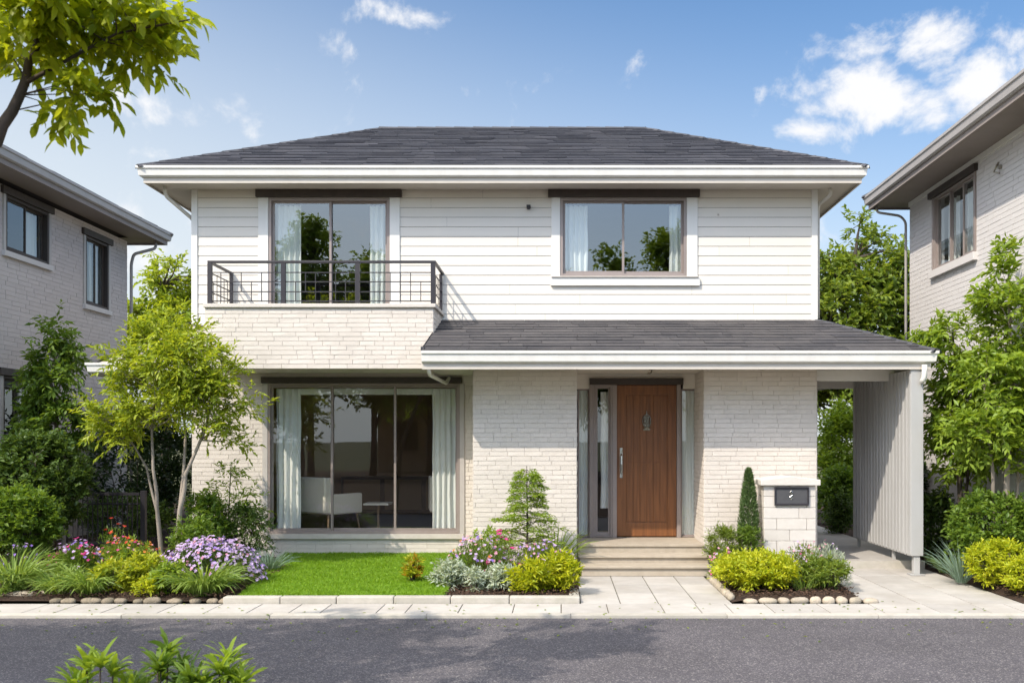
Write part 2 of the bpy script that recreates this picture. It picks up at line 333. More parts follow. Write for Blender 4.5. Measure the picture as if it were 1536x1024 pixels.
def spans(u0, u1, za, zb, holes):
    out = [(u0, u1, za, zb)]
    for (a, b, c, d) in holes:
        nx = []
        for (p, q, e, f) in out:
            if b <= p or a >= q or d <= e or c >= f: nx.append((p, q, e, f)); continue
            if a > p: nx.append((p, a, e, f))
            if b < q: nx.append((b, q, e, f))
            m0, m1 = max(a, p), min(b, q)
            if c > e: nx.append((m0, m1, e, c))
            if d < f: nx.append((m0, m1, d, f))
        out = nx
    return out
def backing(mb, F, u0, u1, z0, z1, holes, n0, n1):
    zs = sorted({z0, z1, *[z for h in holes for z in h[2:] if z0 < z < z1]})
    for za, zb in zip(zs, zs[1:]):
        for (p, q, e, f) in spans(u0, u1, za, zb, holes): mb.lbox(F, p, q, e, f, n0, n1, .5)
def bricks(F, u0, u1, z0, z1, holes=(), ch=.064, jt=.006, bl=(.20, .36), mb=None, back=True, thick=.16, rough=.002):
    mb = mb or MB()
    z = z0; 
    while z < z1-.01:
        h = ch*random.uniform(.985, 1.015); zt = min(z+h, z1)
        u = u0 - random.uniform(0, .4)
        while u < u1:
            L = random.uniform(*bl); a, b = max(u, u0), min(u+L, u1); u += L
            if b-a < .02: continue
            for (p, q, e, f) in spans(a, b, z, zt, holes):
                if q-p < .012 or f-e < .012: continue
                d = random.uniform(.0045, .0080); j = jt/2; rr = random.random()
                k = [random.uniform(-rough, rough) for _ in range(4)]
                mb.add([F(p+j,e+j,d+k[0]),F(q-j,e+j,d+k[1]),F(q-j,f-j,d+k[2]),F(p+j,f-j,d+k[3]),F(p+j,e+j,-.006),F(q-j,e+j,-.006),F(q-j,f-j,-.006),F(p+j,f-j,-.006)],
                       [(0,1,2,3),(0,4,5,1),(1,5,6,2),(2,6,7,3),(3,7,4,0)], rr)
        z = zt
    return mb
def brick_wall(F, u0, u1, z0, z1, holes, parent, mat='house_brick', mort='mortar', name='brick_wall', thick=.16, inner=True, **k):
    o = bricks(F, u0, u1, z0, z1, holes, **k).build(name, mat, parent)
    b = MB(); backing(b, F, u0, u1, z0, z1, holes, -thick, 0); b.build('wall_core', mort, parent)
    return o
def siding(F, u0, u1, z0, z1, holes, parent, ch=.1445, mat='siding'):
    mb = MB(); z = z1
    while z > z0+.005:
        zb = max(z-ch, z0); u = u0
        us = [u0]
        sp = []; cut = u0+random.uniform(.6, 3.4)
        for (p, q, e, f) in spans(u0, u1, zb, z, holes):
            while cut < q-.3:
                if cut > p+.3: sp.append((p, cut-.0015, e, f)); p = cut+.0015
                cut += random.uniform(2.6, 3.7)
            sp.append((p, q, e, f))
        for (p, q, e, f) in sp:
            if f-e < .01: continue
            r = random.random(); n0 = .0125; n1 = .006
            def nn(zz): return n1+(n0-n1)*(z-zz)/(z-zb) if z > zb else n0
            g = .005 if e <= zb+1e-6 else 0
            mb.add([F(p,e+g,nn(e)),F(q,e+g,nn(e)),F(q,f,nn(f)),F(p,f,nn(f)),F(p,e+g,-.004),F(q,e+g,-.004),F(q,f,-.004),F(p,f,-.004)],
                   [(0,1,2,3),(0,4,5,1),(1,5,6,2),(2,6,7,3),(3,7,4,0)], r)
        z = zb
    mb.build('siding', mat, parent)
    b = MB(); backing(b, F, u0, u1, z0, z1, holes, -.16, -.001); b.build('wall_core', 'room_dark', parent)

def roof_slope(mb, e0, e1, t0, t1, rows, th=.016, tw=(.25, .75), jit=.004):
    e0, e1, t0, t1 = map(Vector, (e0, e1, t0, t1)); U = (e1-e0).normalized(); W = (e1-e0).length
    V = (t0-e0); V = V - U*V.dot(U); up = U.cross(V).normalized()
    if up.z < 0: up = -up
    Lh = V.length; Vn = V.normalized()
    a0 = (t0-e0).dot(U); a1 = (t1-e0).dot(U)
    def lim(t): return a0*t, W+(a1-W)*t
    for i in range(rows):
        ta, tb = i/rows, min(1, (i+1)/rows+.25/rows)
        l0, r0 = lim(ta); l1, r1 = lim(tb)
        u = l0-random.uniform(0, .4); row_j = random.uniform(-jit, jit)
        while u < r0:
            wd = random.uniform(*tw); a, b = max(u, l0), min(u+wd, r0); u += wd
            if b-a < .01: continue
            ja = ta*Lh + random.uniform(-jit, jit)*.8 + row_j; t_ = th*random.uniform(.8, 1.25)
            def P(uu, vv, h): return tuple(e0+U*uu+Vn*vv+up*h)
            at_, bt_ = min(max(a, l1), r1), min(max(b, l1), r1); g = .003
            mb.add([P(a+g,ja,t_),P(b-g,ja,t_*random.uniform(.85,1.1)),P(bt_-g,tb*Lh,.004),P(at_+g,tb*Lh,.004),P(a+g,ja,-.01),P(b-g,ja,-.01)],
                   [(0,1,2,3),(4,5,1,0),(4,0,3),(5,2,1)], random.random())
    mb.add([tuple(e0-up*.012), tuple(e1-up*.012), tuple(t1-up*.012), tuple(t0-up*.012)], [(0,1,2,3)], .2)
def hip_caps(mb, a, b, w=.11, step=.32, th=.018):
    a, b = Vector(a), Vector(b); d = b-a; L = d.length; d.normalize(); s = d.cross(Vector((0,0,1))).normalized(); up = s.cross(d).normalized()
    if up.z < 0: up = -up
    n = max(1, int(L/step)); st = L/n
    for i in range(n):
        p = a+d*(i*st-.03); q = a+d*((i+1)*st+.02); h = th*random.uniform(.95, 1.1)
        vs = []
        for (c, hh) in ((p, h+.006), (q, h*.7)):
            vs += [tuple(c-s*w+up*(hh*.25-.03)), tuple(c-s*w*.45+up*hh), tuple(c+s*w*.45+up*hh), tuple(c+s*w+up*(hh*.25-.03))]
        mb.add(vs, [(0,1,5,4),(1,2,6,5),(2,3,7,6),(0,3,2,1)], random.random())

def window(parent, F, u0, u1, z0, z1, mull, fmat='window_frame', gmat='window_glass', fw=.045, n=0.0, sash=.035, deep=.09, name='window'):
    b = MB()
    b.lbox(F, u0, u0+fw, z0, z1, n-deep, n+.02); b.lbox(F, u1-fw, u1, z0, z1, n-deep, n+.02)
    b.lbox(F, u0+fw, u1-fw, z1-fw, z1, n-deep, n+.018); b.lbox(F, u0+fw, u1-fw, z0, z0+fw, n-deep, n+.018)
    edges = [u0+fw]+list(mull)+[u1-fw]; panes = []
    for i in range(len(edges)-1):
        a, c = edges[i], edges[i+1]; k = n-.025-(.032 if i % 2 else 0)
        a2 = a-(sash/2 if i else 0); c2 = c+(sash/2 if i < len(edges)-2 else 0)
        b.lbox(F, a2, a2+sash, z0+fw, z1-fw, k-.028, k); b.lbox(F, c2-sash, c2, z0+fw, z1-fw, k-.028, k)
        b.lbox(F, a2+sash, c2-sash, z1-fw-sash*.8, z1-fw, k-.028, k-.001); b.lbox(F, a2+sash, c2-sash, z0+fw, z0+fw+sash*1.3, k-.028, k-.001)
        panes.append((a2+sash, c2-sash, z0+fw+sash*1.3, z1-fw-sash*.8, k-.014))
    o = b.build(name, fmat, parent, bevel=.003)
    for p in panes:
        g = MB(); g.add([F(p[0],p[2],p[4]),F(p[1],p[2],p[4]),F(p[1],p[3],p[4]),F(p[0],p[3],p[4])], [(0,1,2,3)], .5)
        g.build('pane', gmat, o)
    return o
def box_part(name, mat, parent, F, *b, bevel=.004):
    m = MB(); m.lbox(F, *b); return m.build(name, mat, parent, bevel=bevel)
def curtain(F, u0, u1, z0, z1, n, label, amp=.028, per=.09):
    m = MB(); k = max(8, int((u1-u0)/.011)); nz = 5; vs = []; ph = random.uniform(0, 6)
    for j in range(nz):
        z = z0+(z1-z0)*j/(nz-1)
        for i in range(k):
            u = u0+(u1-u0)*i/(k-1); a = amp*(1-.35*j/(nz-1))
            vs.append(F(u+.006*math.sin(7*z+i*.2), z, n+a*math.sin(2*PI*u/per+ph+.8*math.sin(u*9+ph))+.3*a*math.sin(u*150)))
    m.add(vs, [(j*k+i, j*k+i+1, (j+1)*k+i+1, (j+1)*k+i) for j in range(nz-1) for i in range(k-1)])
    o = m.build('curtain', 'curtain', smooth=True, label=label, category='curtain')
    return o
def room(parent, x0, x1, y0, y1, z0, z1, mat='room_wall', floor='room_floor'):
    m = MB(); m.quad((x0,y1,z0),(x1,y1,z0),(x1,y1,z1),(x0,y1,z1)); m.quad((x0,y0,z0),(x0,y1,z0),(x0,y1,z1),(x0,y0,z1)); m.quad((x1,y0,z0),(x1,y1,z0),(x1,y1,z1),(x1,y0,z1))
    m.quad((x0,y0,z1),(x1,y0,z1),(x1,y1,z1),(x0,y1,z1)); m.build('inner_wall', mat, parent)
    f = MB(); f.quad((x0,y0,z0),(x1,y0,z0),(x1,y1,z0),(x0,y1,z0)); f.build('inner_floor', floor, parent)

# ================================================================== MAIN HOUSE
H = thing('house', 'white two storey house with dark hip roof, brick balcony and brown front door', 'house', (-.83, 0, 0))
XL, XR, DEP = -5.52, 3.86, 4.76
F0 = FX(0)
# upper storey
win_ul = (-4.37, -2.55, 3.34, 5.38); win_ur = (0.0, 1.90, 4.20, 5.38); win_lo = (-4.38, -1.50, .35, 2.60)
siding(F0, XL+.09, XR-.09, 3.50, 5.52, [win_ul, win_ur], H)
box_part('corner_board', 'white_paint', H, F0, XL, XL+.09, 3.48, 5.52, -.16, .028); box_part('corner_board', 'white_paint', H, F0, XR-.09, XR, 3.48, 5.52, -.16, .028)
box_part('base_board', 'white_paint', H, F0, XL+.09, XR-.09, 3.47, 3.535, .0, .024)
for (a, b, z0, z1) in ((-4.52,-4.37,3.34,5.38),(-2.55,-2.40,3.34,5.38),(-.13,0.0,4.18,5.38),(1.90,2.06,4.18,5.38)):
    box_part('window_casing', 'white_paint', H, F0, a, b, z0, z1, -.05, .03)
box_part('window_sill', 'white_paint', H, F0, -.14, 2.09, 4.06, 4.18, .0, .055); box_part('sill_cap', 'sill', H, F0, -.13, 2.07, 4.18, 4.197, -.02, .075)
box_part('window_header', 'dark_header', H, F0, -4.55, -2.37, 5.385, 5.497, -.02, .07); box_part('window_header', 'dark_header', H, F0, -.18, 2.09, 5.385, 5.497, -.02, .07)
window(H, F0, *win_ul, [-3.45]); window(H, F0, *win_ur, [.95])
# side and back walls
FL = frame((XL, DEP), (0, -1), (-1, 0)); FR = frame((XR, 0), (0, 1), (1, 0)); FB = frame((XR, DEP), (-1, 0), (0, 1))
for Fq, wd in ((FL, DEP-.16), (FR, DEP), (FB, XR-XL)):
    a = .161 if Fq is FR else 0
    siding(Fq, a, wd, 3.5, 5.52, [], H); brick_wall(Fq, a, wd, 0, 3.5, [], H)
# lower wall
brick_wall(F0, XL, -1.19, 0, 3.50, [win_lo], H); 
box_part('window_header', 'dark_header', H, F0, -4.47, -1.47, 2.605, 2.695, -.02, .06)
window(H, F0, *win_lo, [-3.43, -2.48], fw=.035, sash=.034, gmat='room_glass')
box_part('window_sill', 'sill', H, F0, -4.44, -1.44, .275, .348, -.05, .05)
box_part('window_casing', 'pale_frame', H, F0, -1.50, -1.43, .35, 2.60, -.05, .025); box_part('window_casing', 'pale_frame', H, F0, -4.46, -4.38, .35, 2.60, -.05, .025)
# projecting brick bays left and right of the entrance
def bay(x0, x1, y0):
    brick_wall(FX(y0), x0, x1, 0, 2.72, [], H, name='brick_bay')
    for xx, nn in ((x0, -1), (x1, 1)):
        Fq = frame((xx, y0), (0, 1), (nn, 0)); bricks(Fq, .0, -y0, 0, 2.72).build('brick_bay', 'house_brick', H)
    m = MB(); m.box(x0, x1, y0+.161, 0, 0, 2.72); m.build('wall_core', 'mortar', H)
bay(-1.19, .229, -1.2); bay(1.975, 3.52, -1.2)
box_part('plinth', 'sill', H, FX(-1.2), -1.185, .24, 0, .26, .012, .03); box_part('plinth', 'sill', H, FX(-1.2), 1.98, 3.53, 0, .16, .012, .03)
m = MB(); m.box(3.52, XR, .0, .16, 0, 3.5); m.build('wall_core', 'mortar', H)
# entrance
FD = FX(-.35)
m = MB(); m.box(.234, 1.97, -.35, -.16, 2.655, 2.72); m.box(.234, .43, -.35, -.2, 2.50, 2.655); m.box(1.80, 1.97, -.35, -.2, 2.50, 2.655); m.build('entrance_lintel', 'siding', H)
box_part('door_header', 'dark_header', H, FD, .43, 1.80, 2.56, 2.654, -.1, .05)
dfm = MB()
for a, b in ((.43, .49), (.765, .83), (1.706, 1.765)): dfm.lbox(FD, a, b, .33, 2.56, -.1, .03)
dfm.build('door_frame', 'window_frame', H, bevel=.004)
window(H, FD, .49, .765, .335, 2.56, [], fw=.03, sash=.03, n=.0, gmat='room_glass', name='sidelight')
window(H, FD, .26, .43, .335, 2.50, [], fw=.012, sash=.012, n=-.02, gmat='side_glass', name='sidelight'); window(H, FD, 1.765, 1.995, .335, 2.50, [], fw=.014, sash=.014, n=-.02, gmat='side_glass', name='sidelight')
# door leaf
D = empty('door'); D.parent = H
D.name = 'door'
bpy.data.objects.remove(D)
d = MB(); d.lbox(FD, .83, 1.706, .345, 2.56, -.07, -.03)
st = .13
d.lbox(FD, .832, .832+st, .347, 2.557, -.03, -.012, .5); d.lbox(FD, 1.704-st, 1.704, .347, 2.557, -.03, -.012, .5)
d.lbox(FD, .832+st, 1.704-st, 2.557-.14, 2.557, -.03, -.013, .5); d.lbox(FD, .832+st, 1.704-st, .347, .347+.2, -.03, -.013, .5)
uu = .832+st+.012; ww = (1.704-st-.012-uu)/6
for i in range(6):
    wj = ww*(.86 if i in (0,5) else 1.0)
    d.lbox(FD, uu+ww*i+.004, uu+ww*(i+1)-.004, .56, 1.42, -.03, -.021 - (.004 if i % 2 else 0), .5); d.lbox(FD, uu+ww*i+.004, uu+ww*(i+1)-.004, 1.435, 2.40, -.03, -.021-(.004 if i % 2 else 0), .5)
DR = d.build('door', 'door_wood', H, bevel=.003)
k = MB(); k.lbox(FD, .875, .915, 1.20, 1.64, -.012, -.004); k.tube([FD(.895,1.27,.0),FD(.895,1.27,.045),FD(.895,1.40,.055),FD(.895,1.52,.05),FD(.895,1.55,.0)], .011, 8)
k.tube([FD(.895,1.585,-.004),FD(.895,1.585,.02)], .017, 12); k.tube([FD(.895,1.50,.0),FD(.895,1.50,.02)], .013, 10); k.build('door_handle', 'steel', DR, smooth=False)
k = MB()
cxk, czk = 1.268, 2.03
k.tube([FD(cxk+.058*math.cos(a), czk+.095*math.sin(a), .0) for a in np.linspace(0, 2*PI, 20)], .009, 6)
k.tube([FD(cxk+.034*math.cos(a), czk+.045*math.sin(a), .004) for a in np.linspace(0, 2*PI, 16)], .008, 6)
k.tube([FD(cxk-.052, czk-.125, .0), FD(cxk-.02, czk-.10, .008), FD(cxk, czk-.085, .01), FD(cxk+.02, czk-.10, .008), FD(cxk+.052, czk-.125, .0)], .011, 6)
k.tube([FD(cxk-.05, czk-.135, 0), FD(cxk+.05, czk-.135, 0)], .006, 6); k.tube([FD(cxk, czk+.09, .0), FD(cxk, czk+.15, .0)], [.012, .004], 6); k.tube([FD(cxk,czk-.08,.004),FD(cxk,czk+.08,.004)], .006, 6)
k.lbox(FD, cxk-.034, cxk+.034, czk-.13, czk+.07, -.012, -.006); k.build('door_knocker', 'pewter', DR)
# steps
sm = MB(); sm.box(.244, 1.96, -1.202, -.24, .0, .33)
steps = [(-.98, .33, .236, 2.008), (-1.5, .223, .26, 1.98), (-2.0, .13, .29, 1.92)]
st_o = MB()
st_o.box(.26, 1.965, -1.27, -1.204, 0, .298); st_o.box(.262, 1.965, -1.63, -1.271, 0, .193); st_o.box(.28, 1.945, -1.98, -1.631, 0, .100)
stp = st_o.build('step', 'step_stone', H, bevel=.004)
tr = MB(); tr.box(.245, 1.97, -1.29, -1.203, .30, .332); tr.box(.245, 1.985, -1.66, -1.275, .195, .226); tr.box(.265, 1.96, -2.01, -1.635, .102, .132)
tr.build('step_tread', 'step_stone', H, bevel=.006); sm.build('entrance_floor', 'step_stone', H)
# balcony
BX0, BX1, BY = -4.96, -1.77, -.95
brick_wall(FX(BY), BX0, BX1, 2.75, 3.60, [], H, name='balcony_wall')
for xx, nn in ((BX0, -1), (BX1, 1)):
    Fq = frame((xx, BY), (0, 1), (nn, 0)); bricks(Fq, 0, .95, 2.75, 3.60).build('balcony_wall', 'house_brick', H)
    m = MB(); m.lbox(Fq, .161, .93, 2.75, 3.60, -.16, 0); m.build('wall_core', 'mortar', H)
m = MB(); m.box(BX0+.161, BX1-.161, BY+.161, -.02, 2.752, 2.90); m.build('balcony_floor', 'soffit', H)
m = MB(); m.box(BX0-.02, BX1+.035, BY-.04, BY+.18, 3.602, 3.655); m.box(BX0-.02, BX0+.18, BY+.181, -.001, 3.602, 3.653); m.box(BX1-.18, BX1+.035, BY+.181, -.001, 3.602, 3.653); m.build('balcony_coping', 'sill', H, bevel=.006)
RL = MB(); zt = 4.265; zb = 3.655
RL.box(BX0+.02, BX1+.03, BY+.02, BY+.065, zt-.035, zt)
RL.box(BX0+.02, BX0+.06, BY+.066, -.002, zt-.035, zt-.001); RL.box(BX1-.012, BX1+.03, BY+.066, -.002, zt-.035, zt-.001)
rail = RL.build('balcony_railing', 'black_iron', H, bevel=.004)
for px in (BX0+.05, -3.88, -2.84, BX1-.01):
    for yy in ((BY+.043,) if px in (-3.88, -2.84) else (BY+.043, -.06)):
        m = MB(); hw = .032 if yy < -.5 else .022
        m.box(px-hw, px+hw, yy-.02, yy+.02, zb, zt-.036); m.build('railing_post', 'black_iron', rail, bevel=.003)
bars = MB(); yb = BY+.043
for zz in (4.10, 3.97, 3.83, 3.70): bars.box(BX0+.08, BX1-.04, yb-.006, yb+.006, zz-.007, zz+.007)
for zz in (4.10, 3.97, 3.83, 3.70):
    for xx in (BX0+.045, BX1-.01): bars.box(xx-.006, xx+.006, yb+.02, -.08, zz-.007, zz+.007)
rb = random.Random(3)
segs = [(BX0+.06, -3.9), (-3.85, -2.87), (-2.81, BX1-.04)]
for (a, b) in segs:
    n = 7
    for i in range(1, n):
        x = a+(b-a)*i/n
        if i == 4 and a > -3.9 and a < -3: continue
        lo, hi = rb.choice([(3.70, 4.10), (3.70, 4.10), (3.83, 4.10), (3.70, 3.97)])
        bars.box(x-.0055, x+.0055, yb-.0035, yb+.0035, lo, hi)
for xx in (BX0+.045, BX1-.01):
    for i in range(1, 6):
        y = yb+(-.06-yb)*i/6; lo, hi = rb.choice([(3.70, 4.10), (3.83, 4.10), (3.70, 3.97)])
        bars.box(xx-.0035, xx+.0035, y-.0055, y+.0055, lo, hi)
bars.build('railing_bars', 'black_iron', rail)
# main roof
EX0, EX1, EY0, EY1 = XL-.55, XR+.55, -.55, DEP+.55; ze = 5.705; zr = 7.22
RX0, RX1, RY = EX0+2.93, EX1-2.93, (EY0+EY1)/2
rm = MB()
roof_slope(rm, (EX0,EY0,ze),(EX1,EY0,ze),(RX0,RY,zr),(RX1,RY,zr), 26, th=.020)
roof_slope(rm, (EX1,EY1,ze),(EX0,EY1,ze),(RX1,RY,zr),(RX0,RY,zr), 16)
roof_slope(rm, (EX0,EY1,ze),(EX0,EY0,ze),(RX0,RY,zr),(RX0,RY,zr), 21); roof_slope(rm, (EX1,EY0,ze),(EX1,EY1,ze),(RX1,RY,zr),(RX1,RY,zr), 21)
ROOF = rm.build('roof', 'roof_tile', H)
cm = MB()
for a, b in (((EX0,EY0,ze),(RX0,RY,zr)),((EX1,EY0,ze),(RX1,RY,zr)),((EX0,EY1,ze),(RX0,RY,zr)),((EX1,EY1,ze),(RX1,RY,zr)),((RX0,RY,zr),(RX1,RY,zr))): hip_caps(cm, a, b, w=.085, th=.013)
cm.build('ridge_cap', 'roof_cap', ROOF)
def rect_path(x0, x1, y0, y1): return [(x0,y0,-1,-1),(x1,y0,1,-1),(x1,y1,1,1),(x0,y1,-1,1)]
GUT = lambda z: [(0,z-.155),(.030,z-.155),(.055,z-.135),(.066,z-.05),(.084,z-.036),(.086,z),(.074,z),(.070,z-.015),(.0,z-.015)]
FAS = lambda z: [(-.02,z-.235),(.004,z-.235),(.004,z-.150)]
sx0, sx1, sy0, sy1 = EX0+.05, EX1-.05, EY0+.05, EY1-.05
g = MB(); g.sweep(rect_path(sx0, sx1, sy0, sy1), GUT(5.70), closed=True); g.build('gutter', 'gutter_white', H)
g = MB(); g.sweep(rect_path(sx0, sx1, sy0, sy1), FAS(5.70), closed=True); g.build('fascia', 'soffit', H)
g = MB()
for (a, b, c, dd) in ((sx0, sx1, sy0, -.02), (sx0, XL-.02, -.019, DEP+.019), (XR+.02, sx1, -.019, DEP+.019), (sx0, sx1, DEP+.02, sy1)): g.box(a, b, c, dd, 5.498, 5.515)
g.build('soffit', 'soffit', H)
g = MB(); g.box(sx0+.01, sx1-.01, sy0+.01, sy1-.01, 5.60, 5.66); g.build('attic_floor', 'room_dark', H)
# porch roof
PX0, PX1, PY, PB = -1.78, 4.83, -2.0, 4.0; pze, pzt = 2.905, 3.55
pm = MB()
bfrac = (BX1-PX0)
roof_slope(pm, (PX0,PY,pze),(PX1,PY,pze),(PX0,-.005,pzt),(XR,-.005,pzt), 11, th=.017, tw=(.3, .9))
roof_slope(pm, (PX1,PY,pze),(PX1,PB,pze),(XR+.005,0,pzt),(XR+.005,PB,pzt), 6, th=.028)
PR = pm.build('porch_roof', 'porch_tile', H)
cm = MB(); hip_caps(cm, (PX1,PY,pze),(XR,-.0,pzt), w=.09, step=.34, th=.018); cm.build('ridge_cap', 'roof_cap', PR)
m = MB(); m.add([(PX0-.0,PY,pze-.01),(PX0,-.96,pze-.01),(PX0,-.96,pze+.36),(PX0,PY,pze+.03)], [(0,1,2,3)]); m.box(PX0-.015, PX0+.03, PY+.02, -1.0, pze-.0, pze+.05); m.build('roof_flashing', 'roof_cap', PR)
ppath = [(PX0,PY+.05,0,-1),(PX1-.05,PY+.05,1,-1),(PX1-.05,PB,1,0)]
g = MB(); g.sweep(ppath, GUT(2.90)); g.build('gutter', 'gutter_white', H)
g = MB(); g.sweep(ppath, FAS(2.90)); g.build('fascia', 'soffit', H)
m = MB(); m.box(PX0-.004, PX0+.02, PY+.06, -.96, 2.67, 2.90); m.build('fascia', 'soffit', H)
g = MB(); g.box(PX0+.001, PX1-.06, PY+.055, -.005, 2.722, 2.735); g.box(XR+.005, PX1-.06, -.004, PB, 2.722, 2.735); g.build('soffit', 'soffit', H)
g = MB(); pass
for bb in ((3.54, 4.62, -1.1, -.98, 2.57, 2.719), (3.88, 4.62, .45, .57, 2.55, 2.719), (3.88, 4.62, 3.4, 3.5, 2.55, 2.719)):
    g = MB(); g.box(*bb); g.build('porch_beam', 'white_paint', H, bevel=.004)
# ceiling fixture, vents, downpipes
v = MB(); v.tube([(1.25,-1.3,2.72),(1.25,-1.3,2.705)], .05, 12); v.tube([(1.25,-1.3,2.705),(1.24,-1.32,2.67),(1.2,-1.36,2.66)], .01, 6); v.tube([(1.2,-1.36,2.67),(1.2,-1.36,2.64)], [.012,.028], 10); v.build('porch_lamp', 'pewter', H)
v = MB(); v.tube([(-.47,0,5.23),(-.47,-.05,5.23)], .03, 12); v.tube([(-.47,-.05,5.23),(-.46,-.09,5.21)], .022, 8); v.lbox(F0, -.5, -.44, 5.245, 5.262, .0, .07); v.build('wall_vent', 'dark_box', H)
v = MB(); v.tube([(2.37,0,5.14),(2.37,-.03,5.12)], .014, 8); v.build('wall_hook', 'soffit', H)
def pipe(pts, r=.028, mat='gutter_white', name='downpipe', parent=H):
    m = MB(); P = [Vector(p) for p in pts]; out = [P[0]]
    for i in range(1, len(P)-1):
        a = P[i].lerp(P[i-1], min(.4, .06/(P[i]-P[i-1]).length)); b = P[i].lerp(P[i+1], min(.4, .06/(P[i]-P[i+1]).length))
        for t in (0, .33, .66, 1): out.append(a.lerp(P[i], t).lerp(P[i].lerp(b, t), t))
    out.append(P[-1]); m.tube(out, r, 8); return m.build(name, mat, parent, smooth=True)
pipe([(-5.83,-.22,5.50),(-5.83,-.22,5.36),(-5.58,.22,5.10),(-5.58,.22,3.6)])
pipe([(4.03,-.1,5.50),(4.03,-.1,5.40),(3.92,.18,5.32),(3.92,.18,3.6)])
pipe([(-1.70,-1.93,2.68),(-1.70,-1.82,2.60),(-1.67,-.3,2.585),(-1.66,-.10,2.66),(-1.66,.03,2.705)], r=.026)
pipe([(4.68,-2.02,2.72),(4.68,-2.01,2.55),(4.66,-1.97,2.5)], r=.035)
# left lean-to canopy
lm = MB(); roof_slope(lm, (-7.12,4.2,2.90),(-7.12,.15,2.90),(XL-.005,4.2,3.56),(XL-.005,.15,3.56), 7, th=.028); LR = lm.build('side_roof', 'porch_tile', H)
m = MB(); m.add([(-7.12,.16,2.76),(XL-.04,.16,2.76),(XL-.04,.16,3.50),(-7.12,.16,2.88)], [(0,1,2,3)]); m.box(-7.12, XL-.04, .17, 4.2, 2.74, 2.755); m.build('soffit', 'soffit', H)
g = MB(); g.sweep([(-7.08,4.2,-1,0),(-7.08,.15,-1,-1),(-5.02-.52,.15,0,-1)], GUT(2.92)); g.build('gutter', 'gutter_white', H)
m = MB(); m.box(-7.06,-6.97,3.9,3.99,0,2.74); m.build('canopy_post', 'white_paint', H)
# rooms
room(H, -5.34, -.2, .17, 4.5, .31, 2.72); room(H, -5.34, -1.6, .17, 3.6, 3.32, 5.45, 'room_dark'); room(H, -.7, 3.6, .17, 3.6, 3.32, 5.45, 'room_dark'); room(H, .24, 2.0, -.2, 3.4, .334, 2.70, 'room_dark')
# curtains
curtain(F0, -4.30, -3.93, .42, 2.52, -.15, 'sheer curtain at the left end of the large ground floor window'); curtain(F0, -1.93, -1.58, .42, 2.52, -.15, 'sheer curtain at the right end of the large ground floor window')
curtain(F0, -4.31, -3.92, 3.42, 5.30, -.15, 'sheer curtain at the left side of the balcony window'); curtain(F0, -2.88, -2.61, 3.42, 5.30, -.15, 'narrow sheer curtain at the right side of the balcony window')
curtain(F0, .04, .42, 4.26, 5.30, -.15, 'sheer curtain at the left side of the upper right window'); curtain(F0, 1.66, 1.86, 4.26, 5.30, -.15, 'narrow sheer curtain at the right side of the upper right window')
curtain(FD, .262, .43, .36, 2.48, -.085, 'sheer curtain behind the outermost narrow pane left of the front door', amp=.015, per=.045); curtain(FD, 1.775, 1.99, .36, 2.48, -.085, 'sheer curtain behind the narrow pane right of the front door', amp=.015, per=.045)
curtain(FD, .60, .71, .75, 2.46, -.09, 'tied sheer curtain behind the glass sidelight beside the front door handle', amp=.015, per=.05)
bl = MB(); bl.lbox(F0, -4.3, -1.6, 2.44, 2.53, -.17, -.155); bl.build('roller_blind', 'curtain', label='rolled pale blind along the top of the large ground floor window', category='blind')
# furniture
def armchair(x, y, rz, label):
    t = thing('armchair', label, 'armchair', (x, y, .31)); t.rotation_euler = (0, 0, rz)
    def b(nm, mat, *bs, bev=.03):
        m = MB()
        for q in bs: m.box(*q)
        o = MB.build(m, nm, mat); o.parent = t
        if bev: 
            md = o.modifiers.new('bevel', 'BEVEL'); md.width = bev; md.segments = 3
    b('seat', 'upholstery', (-.36,.36,-.34,.36,.28,.44)); b('backrest', 'upholstery', (-.38,.38,.25,.40,.30,.86)); b('armrest', 'upholstery', (-.44,-.35,-.34,.30,.28,.60)); b('armrest', 'upholstery', (.35,.44,-.34,.30,.28,.60))
    for sx in (-1, 1):
        for sy in (-1, 1):
            m = MB(); m.tube([(sx*.34,sy*.29,.29),(sx*.38,sy*.33,0)], [.02,.012], 8); o = MB.build(m, 'leg', 'chair_wood'); o.parent = t
armchair(-3.72, .95, math.radians(146), 'cream armchair behind the left panes of the large ground floor window'); armchair(-1.72, 1.15, math.radians(100), 'cream armchair half hidden by the right curtain of the large window')
t = thing('side_table', 'small low white table beside the left cream armchair', 'table', (-2.95, 1.15, .31)); m = MB(); m.box(-3.15,-2.75,.95,1.35,.71,.74); m.build('tabletop', 'upholstery', t)
m = MB(); m.tube([(-2.95,1.15,.71),(-2.95,1.15,.33)], .02, 8); m.tube([(-2.95,1.15,.33),(-2.95,1.15,.31)], .12, 12); m.build('leg', 'chair_wood', t)
t = thing('sideboard', 'low dark sideboard along the back wall of the living room', 'sideboard', (-2.6, 4.1, .31)); m = MB(); m.box(-4.2,-1.0,3.9,4.4,.36,1.05); m.build('body', 'room_floor', t, bevel=.01)
m = MB(); [m.box(x, x+.7, 3.885, 3.899, .42, 1.0) for x in (-4.15,-3.36,-2.57,-1.78)]; m.build('door', 'chair_wood', t)

